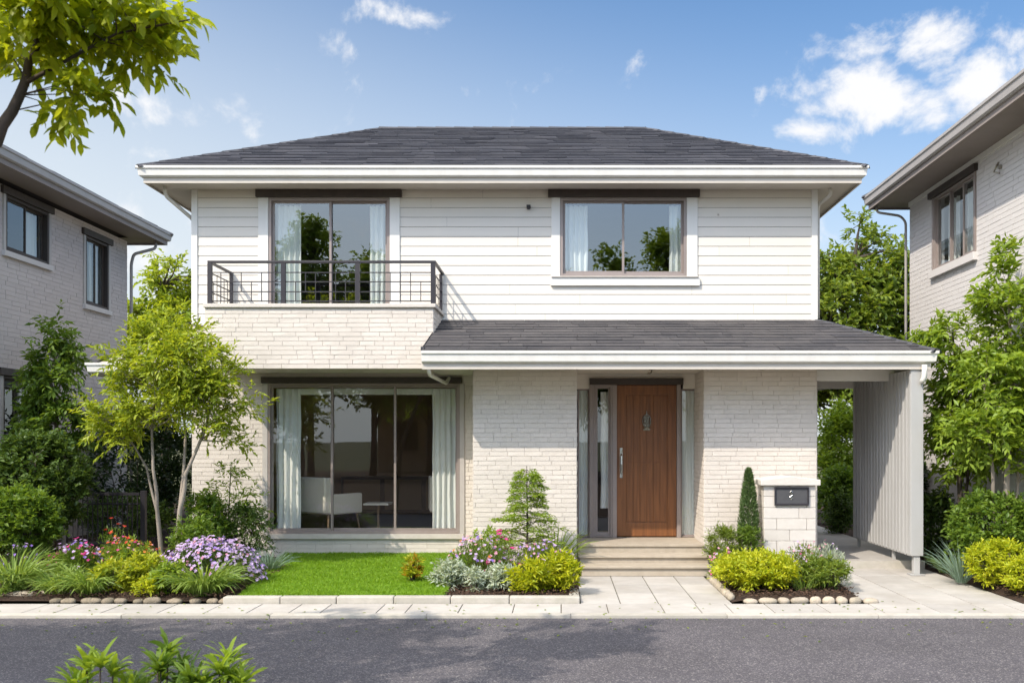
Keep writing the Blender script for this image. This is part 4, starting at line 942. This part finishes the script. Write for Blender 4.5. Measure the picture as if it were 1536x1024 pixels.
o = stone(-5.62, -3.55, .2, .1, .05, 'flat stepping stone at the left end of the flower bed, the right one', 'x', 'stepping_stone', .04); del o['group']
o = stone(-6.0, -3.66, .2, .09, .05, 'flat stepping stone at the left end of the flower bed, the left one', 'x', 'stepping_stone', .03); del o['group']

# ================================================================== GATE between the houses
t = thing('garden_gate', 'low black iron garden gate between the left house and the white house', 'gate', (-6.9, .1, 0))
m = MB(); m.box(-7.42,-6.35,.08,.12,.18,.22); m.box(-7.42,-6.35,.08,.12,.92,.96); m.box(-7.42,-6.35,.085,.115,.78,.80); m.build('frame', 'black_iron', t)
m = MB()
for i in range(14):
    xx_ = -7.36+i*.075; m.box(xx_-.006, xx_+.006, .093, .107, .22, .92)
    if i % 2: m.tube([(xx_+.037+.03*math.cos(a), .1, .5+.1*math.sin(a)) for a in np.linspace(0, 2*PI, 9)], .005, 4)
m.build('bars', 'black_iron', t)
for xx_ in (-7.48, -6.29):
    m = MB(); m.box(xx_-.035, xx_+.035, .065, .135, 0, .99); m.build('post', 'black_iron', t)

# ================================================================== PLANTS : LEFT SIDE
# multi-stem lime tree in the left bed
bx, by = -5.08, -1.85
woody('garden_tree', 'slender two-stemmed tree with lime green leaves in the left flower bed', 'tree', (bx, by, 0),
      [([(bx+.10,by,0),(bx+.12,by,.7),(bx+.22,by-.05,1.3),(bx+.44,by+.05,1.9),(bx+.62,by,2.5)], .045, .012), ([(bx-.10,by+.05,0),(bx-.14,by,.6),(bx-.15,by-.1,1.2),(bx-.22,by-.05,1.9),(bx-.15,by,2.9)], .038, .010),
       ([(bx+.12,by,.7),(bx+.15,by+.1,1.4),(bx+.12,by+.2,2.2),(bx+.25,by+.1,3.0)], .03, .008), ([(bx-.14,by,.7),(bx-.35,by+.1,1.4),(bx-.62,by+.05,1.9)], .022, .008)],
      [(bx,by,2.62,.92,.75,.68),(bx+.58,by,2.25,.55,.55,.62),(bx-.55,by,2.25,.5,.5,.62),(bx+.05,by-.1,3.05,.62,.5,.30),(bx+.70,by,1.85,.32,.4,.2),(bx-.5,by-.1,1.85,.4,.4,.22),(bx+.15,by-.2,2.3,.5,.4,.5)], 128, 13, 9, .088, .034, 'leaf_lime', 'bark_pale',
      clump_r=.24, sag=.12, down=.12, zb=.25, limb_r=.016, shell=.3, lowstart=.45, detail=0)
# darker slim tree behind
woody('slim_tree', 'slim dark green tree against the shaded wall of the left house', 'tree', (-7.75,.3,0), [([(-7.75,.3,0),(-7.72,.3,1.5),(-7.75,.3,3.4)], .04, .01)],
      [(-7.75,.3,1.9,.55,.5,.6),(-7.72,.3,2.7,.42,.4,.6),(-7.72,.3,3.3,.26,.26,.35)], 60, 13, 9, .105, .045, 'leaf_mid', clump_r=.26, sag=.3, down=.3, limb_r=.012, lowstart=.25)
bush('rounded_shrub', 'large rounded glossy dark green shrub at the left edge under the brick wall', -20, 134, 640, 13.1, 'leaf_dark', L=.07, W=.036, n=13000, cr=.15, depth=.6, z0=.35, up=.6)
bush('rounded_shrub', 'smaller rounded shrub with bright tips in front at the left edge', -60, 94, 730, 11.7, 'leaf_mid', L=.062, W=.030, n=11000, cr=.13, depth=.42, z0=.22, up=.9)
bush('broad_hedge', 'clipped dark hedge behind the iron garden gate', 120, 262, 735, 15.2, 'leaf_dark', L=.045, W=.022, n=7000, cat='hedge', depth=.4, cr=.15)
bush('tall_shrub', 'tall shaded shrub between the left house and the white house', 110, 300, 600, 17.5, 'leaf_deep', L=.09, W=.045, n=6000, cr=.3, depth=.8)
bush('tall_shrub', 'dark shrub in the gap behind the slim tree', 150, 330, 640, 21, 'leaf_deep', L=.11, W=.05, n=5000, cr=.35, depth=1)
bush('leafy_shrub', 'mid green shrub at the base of the white house left corner', 262, 350, 738, 12.7, 'leaf_mid', L=.07, W=.03, n=2600, cr=.15)
bush('leafy_shrub', 'dark feathery shrub under the left end of the large window', 318, 415, 752, 12.9, 'leaf_dark', L=.05, W=.015, n=4200, cr=.14)
woody('nandina', 'upright young bamboo-like plant before the brick wall left of the large window', 'plant', (-4.62,-.95,0), [([(-4.62,-.95,0),(-4.63,-.95,.8),(-4.6,-.95,1.4)], .014, .006),([(-4.66,-.95,0),(-4.72,-.95,.8),(-4.82,-.95,1.15)], .012, .005),([(-4.58,-.95,0),(-4.5,-.95,.7),(-4.32,-.95,1.05)], .012, .005)],
      [(-4.62,-.95,1.25,.28,.25,.16),(-4.88,-.95,.95,.22,.2,.15),(-4.32,-.95,.92,.22,.2,.15),(-4.6,-.95,.7,.35,.25,.2)], 18, 9, 8, .085, .026, 'leaf_fresh', 'twig_green', clump_r=.2, sag=.3, down=.2, limb_r=.006, lowstart=.5)
# front row
strap('daylily', 'arching green grassy clump at the far left edge by the stepping stones', 20, 826, 10.6, 200, .024, 'leaf_strap', wid=.13, bend=.75)
bush('low_shrub', 'low pale green clump below the far left grassy clump', -20, 34, 858, 10.35, 'leaf_strap', L=.05, W=.014, n=900, cr=.08)
strap('daylily', 'strappy dark green clump at the left end of the bed edge stones', 92, 850, 10.45, 300, .019, 'leaf_strap', wid=.15, bend=1.0)
strap('daylily', 'strappy clump with pale blades beside the left yellow-green plant', 134, 846, 10.35, 240, .022, 'leaf_strap', wid=.10, bend=1.0)
bush('golden_shrub', 'yellow-green leafy clump in the middle of the left bed front', 140, 200, 840, 10.45, 'leaf_yellow', L=.075, W=.024, n=1300, cr=.11, detail=0)
bush('golden_shrub', 'yellow-green leafy clump under the two-stemmed tree', 178, 252, 832, 10.6, 'leaf_yellow', L=.075, W=.024, n=1600, cr=.11)
bush('golden_shrub', 'fresh green clump between the yellow shrub and the striped grass clump', 228, 285, 846, 10.4, 'leaf_fresh', L=.065, W=.022, n=1300, cr=.10)
strap('daylily', 'large arching green clump at the right end of the left bed front', 306, 840, 10.45, 420, .022, 'leaf_strap', wid=.19, bend=1.0)
strap('corn_plant', 'tall upright plant with broad light green blades behind the red flowers', 192, 768, 11.6, 20, .050, 'leaf_fresh', wid=.04, bend=.8, tight=.5, seg=6, Ls=.55)
bush('golden_shrub', 'leafy lime clump behind the yellow-green plants under the small tree', 150, 235, 812, 11.3, 'leaf_fresh', L=.06, W=.022, n=2000, cr=.11)
bush('low_shrub', 'green ground hugging clump between the strappy clumps at the left', 60, 130, 850, 10.6, 'leaf_strap', L=.05, W=.018, n=1300, cr=.09)
bush('low_shrub', 'green clump in front of the pink flowers at the left end', 66, 150, 826, 11.2, 'leaf_mid', L=.05, W=.018, n=2000, cr=.10)
bush('low_shrub', 'tiny mossy sprig at the front edge of the left bed', 200, 250, 866, 10.3, 'leaf_gold', L=.045, W=.016, n=900, cr=.07)
strap('corn_plant', 'lower broad bladed plant left of the two-stemmed tree', 215, 800, 11.4, 34, .035, 'leaf_fresh', wid=.10, bend=.8, tight=.6, seg=6, Ls=.38)
mound_flowers('aster', 'wide mound of lilac asters at the lawn side of the left bed', 234, 396, 808, 11.1, [('petal_lilac', 640, .027, 6), ('petal_pink', 60, .024, 6), ('petal_violet', 70, .024, 6)], leaf='leaf_dark', n=5200, L=.045, W=.013, depth=.5, stems=False)
mound_flowers('phlox', 'small pink and violet flowers at the left end of the bed', 70, 160, 810, 11.1, [('petal_magenta', 44, .028, 6), ('petal_lilac', 60, .026, 6), ('petal_violet', 18, .024, 6)], n=2600)
mound_flowers('bedding_flowers', 'loose red and orange flowers behind the yellow-green shrubs', 128, 250, 806, 11.35, [('petal_red', 34, .026, 6), ('petal_orange', 40, .022, 6), ('petal_pink', 50, .024, 6), ('petal_magenta', 20, .024, 6)], leaf='leaf_olive', n=3400)
mound_flowers('bedding_flowers', 'a few red blooms on tall stems before the iron gate', 140, 200, 782, 11.9, [('petal_red', 12, .036, 5)], leaf='leaf_mid', n=900)
strap('fescue', 'blue grey tuft of fine grass below the window beside the lilac asters', 404, 822, 12.2, 260, .008, 'leaf_blue', wid=.08, bend=.5, tight=1.1, seg=3)
bush('low_shrub', 'dark low shrub behind the lilac asters', 255, 330, 770, 12.0, 'leaf_mid', L=.05, W=.02, n=2400, cr=.12)
mound_flowers('phlox', 'purple shaded flowers beneath the smaller rounded shrub', 0, 60, 812, 11.2, [('petal_violet', 14, .024, 6), ('petal_lilac', 10, .024, 6)], leaf='leaf_dark', n=900)

# lawn shrub
bush('variegated_shrub', 'small yellow and orange shrub standing alone on the lawn', 602, 634, 832, 11.2, 'leaf_yellow', L=.06, W=.018, n=420, cr=.08, up=1.2)
bush('low_shrub', 'orange tipped sprig among the yellow leaves on the lawn', 606, 630, 834, 11.22, 'leaf_fall', L=.05, W=.014, n=110, cr=.08, up=1.2)

# ================================================================== PLANTS : MIDDLE BED
cx, cy = G(790, 12.0), -1.98
t = thing('young_fir', 'young bright green fir with tiered branches before the left brick bay', 'tree', (cx, cy, 0))
wd = MB(); wd.tube([(cx,cy,.02),(cx+.01,cy,.7),(cx,cy,1.42)], [.018,.012,.004], 6); O = []; D = []; LN = []
for i in range(44):
    f_ = (i+.5)/44; z_ = .22+f_*1.16; rad = .46*(1-f_)**.75+.05; a = i*2.4+random.uniform(-.3,.3)
    for j in range(2):
        a += PI*random.uniform(.8,1.2); e = rad*random.uniform(.65,1.12); dv = Vector((math.cos(a), math.sin(a), random.uniform(.05,.5)))
        p0 = Vector((cx,cy,z_)); q_ = lambda s_: p0+dv*e*s_-Vector((0,0,.09*s_*s_)); wd.tube([p0,q_(.5),q_(1)], [.006,.004,.002], 3, cap=False)
        for s_ in (.3,.45,.6,.75,.9,1.0):
            for sg in (-1,1):
                O.append(q_(s_)); D.append(Vector((dv.x*.7-dv.y*sg*.75, dv.y*.7+dv.x*sg*.75, random.uniform(-.1,.35)))); LN.append(.13*(1.2-s_*.5))
O = np.array(O); D = nz(np.array(D)); P, d_ = twig_leaves(O, D, np.array(LN), 6, alt=.9, fwd=.7, down=.1, sag=.2)
wd.build('trunk', 'bark_dark', t); leaves('crown', P, d_, .048, .019, 'leaf_fresh', t, tilt=.4)
mound_flowers('phlox', 'loose violet and pink flowers left side of the middle bed', 666, 772, 804, 11.3, [('petal_lilac', 90, .024, 6), ('petal_violet', 34, .024, 6), ('petal_pink', 44, .022, 6), ('petal_orange', 16, .024, 6)], n=2600, depth=.38)
mound_flowers('phlox', 'blue violet flowers beneath the young fir', 758, 868, 812, 11.4, [('petal_lilac', 110, .024, 6), ('petal_violet', 44, .024, 6), ('petal_pink', 46, .024, 6)], n=2600, depth=.38, leaf='leaf_olive')
mound_flowers('carnation', 'tall magenta blooms standing above the middle bed', 728, 782, 795, 11.2, [('petal_magenta', 16, .038, 9), ('petal_pink', 5, .028, 7)], n=600, depth=.2)
bush('dusty_miller', 'leftmost silver leaved plant at the lawn edge', 648, 702, 842, 10.9, 'leaf_silver', L=.06, W=.018, n=1100, cr=.08, cat='plant')
bush('dusty_miller', 'middle silver leaved plant in front of the pink flowers', 690, 735, 852, 10.6, 'leaf_silver', L=.055, W=.017, n=900, cr=.08, cat='plant')
bush('dusty_miller', 'right silver leaved plant beside the golden clumps', 722, 778, 846, 10.65, 'leaf_silver', L=.06, W=.018, n=1100, cr=.08, cat='plant')
bush('golden_shrub', 'left golden green clump at the front of the middle bed', 766, 828, 843, 10.5, 'leaf_gold', L=.07, W=.018, n=1700, cr=.10, up=.7)
bush('golden_shrub', 'right golden green clump beside the walkway', 812, 872, 832, 10.6, 'leaf_gold', L=.075, W=.018, n=1700, cr=.10, up=.7)
strap('daylily', 'green strappy clump at the foot of the brick bay beside the steps', 832, 800, 12.4, 120, .022, 'leaf_fresh', wid=.12, bend=.6)
bush('low_shrub', 'low green shrub at the foot of the brick bay behind the pink flowers', 700, 760, 790, 12.3, 'leaf_fresh', L=.05, W=.02, n=900, cr=.1)

# ================================================================== PLANTS : RIGHT BED
cx, cy = G(1123, 12.3), -1.7
t = thing('cypress', 'narrow columnar dark cypress left of the mailbox pillar', 'tree', (cx, cy, 0))
n = 5200; z_ = RNG.uniform(.35, 1.36, n); f = (z_-.30)/1.06; rad = .155*np.clip(1-f, 0, 1)**.55*np.minimum(1, .55+f*3)
a = RNG.uniform(0, 2*PI, n); r_ = rad*RNG.uniform(.55, 1.08, n); P = np.stack([cx+r_*np.cos(a), cy+r_*np.sin(a), z_], 1)
D = np.stack([np.cos(a)*.45, np.sin(a)*.45, np.ones(n)], 1)+RNG.normal(0, .25, (n, 3)); leaves('crown', P, D, .05, .011, 'leaf_cypress', t)
m = MB(); m.tube([(cx,cy,0),(cx,cy,1.25)], [.02,.005], 6); m.build('trunk', 'bark_dark', t)
bush('low_shrub', 'rounded green shrub beneath the columnar cypress', 1100, 1143, 785, 12.1, 'leaf_mid', L=.04, W=.012, n=2400, cr=.09)
bush('rosemary', 'wispy grey green herb clump beside the entrance steps', 1058, 1112, 788, 12.1, 'leaf_olive', L=.055, W=.009, n=2600, cr=.11, up=1.0, cat='plant')
bush('golden_shrub', 'broad golden mound at the front of the right bed', 1064, 1202, 830, 10.75, 'leaf_gold', L=.05, W=.018, n=8000, cr=.11, depth=.42, up=.7)
mound_flowers('phlox', 'a few pink flowers behind the broad golden mound by the steps', 1062, 1110, 818, 11.6, [('petal_pink', 14, .024, 6), ('petal_magenta', 8, .024, 6), ('petal_lilac', 10, .022, 6)], n=700, depth=.15)
mound_flowers('phlox', 'pink flowering clump before the mailbox pillar', 1165, 1250, 812, 11.3, [('petal_pink', 46, .020, 6), ('petal_magenta', 12, .018, 6), ('petal_lilac', 22, .018, 6)], n=1800, depth=.25, leaf='leaf_olive')
bush('low_shrub', 'green leafy clump at the driveway corner of the right bed', 1195, 1275, 838, 10.75, 'leaf_olive', L=.055, W=.016, n=3000, cr=.10, depth=.32)
mound_flowers('lavender', 'spiky pinkish clump at the right of the mailbox pillar', 1205, 1275, 812, 11.1, [('petal_pink', 26, .018, 5), ('petal_lilac', 20, .018, 5)], n=1600, depth=.22, L=.06, W=.009, leaf='leaf_silver')
strap('fescue', 'thin green grass tuft in the right bed beside the golden mound', 1205, 850, 10.6, 90, .009, 'leaf_strap', wid=.08, bend=.6)

# ================================================================== PLANTS : RIGHT SIDE
bush('hedge_shrub', 'glossy green hedge shrub at the right edge beneath the trees', 1422, 1560, 735, 11.7, 'leaf_mid', L=.060, W=.032, n=7500, cr=.16, depth=.5, cat='hedge', z0=.1)
bush('hedge_shrub', 'dark shrub directly behind the grey screen post', 1375, 1440, 735, 13.2, 'leaf_dark', L=.06, W=.03, n=3600, cr=.16, cat='hedge')
bush('golden_shrub', 'large golden green shrub at the right edge by the driveway', 1448, 1548, 808, 10.9, 'leaf_gold', L=.05, W=.018, n=4600, cr=.10, depth=.28, up=.7)
bush('golden_shrub', 'golden shrub cut off by the right frame edge in front', 1505, 1570, 835, 10.4, 'leaf_gold', L=.05, W=.018, n=2200, cr=.10, depth=.2, up=.7)
strap('fescue', 'blue green spiky tuft left of the golden shrub by the driveway', 1442, 820, 11.3, 150, .012, 'leaf_blue', wid=.06, bend=.4, tight=1.0, seg=3)
strap('hosta', 'dark broad leaved plant behind the blue green tuft', 1418, 830, 12.2, 60, .05, 'leaf_dark', wid=.08, bend=.8)
woody('side_tree', 'light green tree between the grey screen and the right house', 'tree', (5.42,-1.4,0), [([(5.42,-1.4,0),(5.40,-1.4,1.2),(5.35,-1.4,2.2),(5.3,-1.4,3.2)], .05, .012),([(5.42,-1.4,.5),(5.52,-1.4,1.4),(5.6,-1.4,2.4)], .03, .01)],
      [(5.35,-1.4,2.3,.5,.5,.85),(5.25,-1.45,3.0,.42,.4,.45),(5.35,-1.4,1.5,.45,.4,.45)], 64, 13, 9, .105, .046, 'leaf_fresh', clump_r=.25, sag=.3, down=.3, limb_r=.015, lowstart=.3)
woody('side_tree', 'bright green tree with pale trunks at the right edge before the right house', 'tree', (5.62,-2.3,0), [([(5.62,-2.3,0),(5.60,-2.3,1.2),(5.66,-2.3,2.4),(5.62,-2.3,4.0)], .055, .010),([(5.5,-2.25,0),(5.42,-2.3,1.3),(5.32,-2.3,2.4)], .04, .01),([(5.75,-2.2,.1),(5.78,-2.2,1.2),(5.8,-2.2,2.2)], .03, .01)],
      [(5.62,-2.3,2.45,.52,.55,.65),(5.60,-2.3,3.25,.34,.4,.55),(5.62,-2.3,3.95,.12,.14,.22),(5.35,-2.35,1.85,.35,.4,.4),(5.8,-2.35,1.6,.4,.35,.4)], 74, 13, 9, .11, .048, 'leaf_fresh', 'bark_pale', clump_r=.26, sag=.25, down=.2, limb_r=.016, lowstart=.3)
bush('tall_shrub', 'dark shrub deep in the passage behind the grey screen', 1228, 1290, 700, 19, 'leaf_mid', L=.08, W=.04, n=4200, cr=.28)
bush('tall_shrub', 'low round shrub beside the passage path', 1240, 1282, 742, 16.5, 'leaf_dark', L=.05, W=.025, n=3000, cr=.16)
bush('tall_shrub', 'tall light green bush seen through the carport passage', 1222, 1300, 600, 21.5, 'leaf_fresh', L=.10, W=.05, n=5200, cr=.35)
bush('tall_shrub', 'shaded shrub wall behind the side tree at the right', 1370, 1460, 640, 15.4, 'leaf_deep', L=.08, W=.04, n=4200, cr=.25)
# far trees
woody('far_tree', 'large mid green tree rising behind the porch roof at the right', 'tree', (8.2,11,0), [([(8.2,11,0),(8.1,11,3),(7.9,11,6.6)], .22, .04),([(8.1,11,2.4),(9.3,11,4.6)], .12, .04),([(8.1,11,2.4),(7.0,11,4.4)], .12, .04)],
      [(7.7,11,5.0,1.35,1.4,1.9),(8.1,11,6.9,.65,.7,.85),(9.6,11,5.0,1.3,1.3,1.3),(7.0,11,3.6,1.3,1.3,1.3),(9.3,11,3.3,1.5,1.4,1.2),(7.2,11,6.0,.75,.7,.75,1.5),(8.9,11,6.2,.65,.7,.75,1.5)], 270, 13, 9, .17, .09, 'leaf_olive', clump_r=.50, sag=.2, down=.2, limb_r=.06, lowstart=.3)
woody('far_tree', 'bright green tree in the gap between the far right tree and the right house', 'tree', (8.3,6.5,0), [([(8.0,6.5,0),(8.0,6.5,2),(8.0,6.5,3.6)], .09, .02)],
      [(7.6,6.5,3.0,.9,.8,.75),(8.2,6.5,2.2,.9,.8,.7)], 70, 13, 9, .14, .07, 'leaf_fresh', clump_r=.35, sag=.2, down=.2, limb_r=.03, lowstart=.3)
woody('far_tree', 'sunlit yellow green tree rising behind the gap at the left', 'tree', (-11.0,12,0), [([(-11,12,0),(-11,12,3),(-11.1,12,6)], .2, .03),([(-11,12,2.4),(-12,12,4.2)], .1, .03)],
      [(-10.9,12,4.8,1.2,1.2,1.1),(-10.7,12,6.0,.9,.9,.85),(-12.2,12,4.1,1.3,1.2,.9),(-9.9,12,3.9,1.0,1.1,1.0)], 130, 13, 9, .15, .085, 'leaf_lime', clump_r=.46, sag=.2, down=.2, limb_r=.05, lowstart=.3)

# ================================================================== NEAR SIDE OF THE ROAD
sheet('verge', 'soil', -60, 60, -40, -8.25, -.02)
woody('street_tree', 'street tree with a leafy branch reaching in at the top left corner', 'tree', (-4.1,-9.1,0),
      [([(-4.1,-9.1,0),(-3.95,-9.1,1.6),(-3.45,-9.0,2.8),(-3.08,-8.9,3.38),(-2.92,-8.9,3.72),(-2.80,-8.9,4.1),(-2.6,-8.9,4.7)], .07, .006),
       ([(-2.92,-8.9,3.70),(-2.70,-8.9,3.82),(-2.4,-8.95,3.95),(-2.0,-8.9,4.05)], .014, .004), ([(-2.86,-8.9,3.9),(-2.6,-8.8,4.15),(-2.2,-8.8,4.45)], .014, .005), ([(-3.45,-9,2.8),(-4.3,-9,4.1),(-5.2,-9,5.0)], .05, .015), ([(-3.08,-8.9,3.38),(-3.5,-8.8,4.3),(-3.9,-8.8,5.3)], .03, .01)],
      [(-2.68,-8.9,4.12,.45,.45,.26,7),(-2.27,-8.9,4.08,.22,.28,.13,24),(-2.72,-8.9,3.62,.22,.25,.13,12),(-2.95,-8.9,3.98,.35,.45,.32,5),(-2.40,-8.9,3.88,.20,.28,.10,14),(-3.2,-8.8,4.85,.9,.7,.5),(-4.9,-8.9,4.7,1.1,.9,.65),(-5.9,-9.1,4.3,.9,.8,.6),(-5.6,-8.6,5.0,1.0,.7,.45),(-6.8,-8.9,4.8,1.0,.8,.5)], 215, 6, 8, .095, .044, 'leaf_branch', clump_r=.17, sag=.1, down=.38, zb=.0, limb_r=.008, detail=1, lowstart=.4, shell=.2)
woody('street_tree', 'second street tree standing left of the photographer', 'tree', (-6.8,-10.4,0), [([(-6.8,-10.4,0),(-6.8,-10.4,2.4),(-6.6,-10.3,5)], .12, .03)],
      [(-7.8,-9.4,4.6,1.2,1.0,.5),(-5.8,-9.6,4.7,1.2,.9,.5),(-4.2,-9.9,4.7,.8,.8,.35),(-6.8,-10.4,4.2,1.5,1.0,.9),(-8.3,-9.6,4.9,1.3,1.0,.7),(-5.2,-10.4,4.4,.9,.7,.5)], 190, 10, 8, .13, .06, 'leaf_mid', clump_r=.30, sag=.3, down=.4, limb_r=.03, lowstart=.3)
def rosette_shrub(label, px, top, d, rx_, nros, leaf='leaf_mid', L=.15, W=.036):
    x = G(px, d); y = d-14; h = Z(top, d)-.03; t = thing('foreground_shrub', label, 'shrub', (x, y, 0))
    u = sph(nros, .45); u[:, 2] = np.abs(u[:, 2]); c = np.array([x, y, .0])+u*np.array([rx_, rx_*.9, h])*RNG.uniform(.78, 1.02, nros)[:, None]
    k = 15; ax = nz(u*.55+np.array([0, 0, .8])); ref = nz(np.cross(ax, RNG.normal(size=(nros, 3)))); b2 = np.cross(ax, ref); P = []; D = []
    for j in range(k):
        q = 2.4*j; op = .25+.95*j/k; P.append(c-ax*.03*j/k); D.append(ax+(ref*math.cos(q)+b2*math.sin(q))*op)
    m = MB()
    for p in c: m.tube([(x+(p[0]-x)*.3, y+(p[1]-y)*.3, 0), (x+(p[0]-x)*.8, y+(p[1]-y)*.8, p[2]*.6), tuple(p)], [.009, .006, .004], 5, cap=False)
    m.build('stems', 'bark_dark', t); blades('leaves', np.concatenate(P), np.concatenate(D), L, W, leaf, t, bend=.55, seg=5)
rosette_shrub('tallest glossy green shrub at the bottom of the picture', 236, 966, 4.9, .25, 44)
rosette_shrub('glossy green shrub cut by the bottom frame, left of the tallest', 145, 982, 4.8, .24, 36, 'leaf_fresh')
rosette_shrub('glossy green shrub cut by the bottom frame, right of the tallest', 336, 980, 4.8, .22, 34, 'leaf_fresh')
rosette_shrub('low dark green shrub between the tallest bottom shrub and the right one', 288, 988, 4.7, .16, 20)
bush('foreground_shrub', 'small leaf tips peeking over the bottom frame near the middle', 592, 665, 1019, 4.8, 'leaf_fresh', L=.06, W=.024, n=420, cr=.10, detail=1, up=1.1, z0=-.02)
# trees across the road behind the photographer, seen in the window reflections
for i, (x, y, h, r, lf, lab) in enumerate(((-12,-31,13.4,1.9,'leaf_mid','tall pointed tree across the road reflected in the balcony window'), (-9.2,-32,11.8,2.0,'leaf_mid','broad tree across the road reflected right of the pointed one'), (-6.6,-33,12.0,1.8,'leaf_mid','tree across the road reflected at the right of the balcony window'), (-3.6,-34,9.4,2.3,'leaf_olive','olive tree across the road reflected in the large window'),
        (0.4,-33,10.6,1.8,'leaf_mid','low tree across the road reflected at the left of the upper right window'), (2.6,-33,11.6,1.5,'leaf_mid','round tree across the road reflected in the middle of the upper right window'), (5.3,-33,12.9,1.8,'leaf_mid','tall tree across the road reflected at the right of the upper right window'), (8.3,-33,12,2.0,'leaf_mid','far right tree across the road'), (-15,-33,12,2.6,'leaf_mid','far left tree across the road'))):
    woody('reflected_tree', lab, 'tree', (x,y,0), [([(x,y,0),(x,y,h*.4),(x+.1,y,h*.9)], .2, .04)], [(x,y,h*.50,r,r,h*.30),(x,y,h*.76,r*.68,r*.6,h*.25)], 150, 14, 8, .24, .15, 'leaf_fresh', clump_r=.75, sag=.2, limb_r=.07, lowstart=.25, twig_mesh=False)
bh = thing('house', 'tan house across the road seen only as a reflection', 'house', (-5,-38,0)); m = MB(); m.box(-10,1,-42,-37,0,4.6); m.build('wall', 'tan_wall', bh); m = MB(); [m.box(x, x+1.2, -37, -36.95, 1.2, 2.8) for x in (-9,-6.5,-4,-1.5)]; m.build('window', 'dark_header', bh)
m = MB(); roof_slope(m, (-10.5,-36.5,4.6),(1.5,-36.5,4.6),(-8,-39.5,6.2),(-1,-39.5,6.2), 12); roof_slope(m, (1.5,-42.5,4.6),(-10.5,-42.5,4.6),(-1,-39.5,6.2),(-8,-39.5,6.2), 8); m.build('roof', 'roof_tile', bh)

n = 260; P = np.stack([RNG.uniform(-7, 6, n), np.clip(RNG.normal(-4.75, .5, n), -7.5, -3.9), np.full(n, -.022)], 1); P[:, 2] = np.where(P[:, 1] > -4.66, .008, -.022)
D = sph(n)*np.array([1, 1, .08]); o = leaves('fallen_leaves', P, D, .045, .02, 'leaf_olive', None, fold=.15, tilt=.15); o['kind'] = 'stuff'
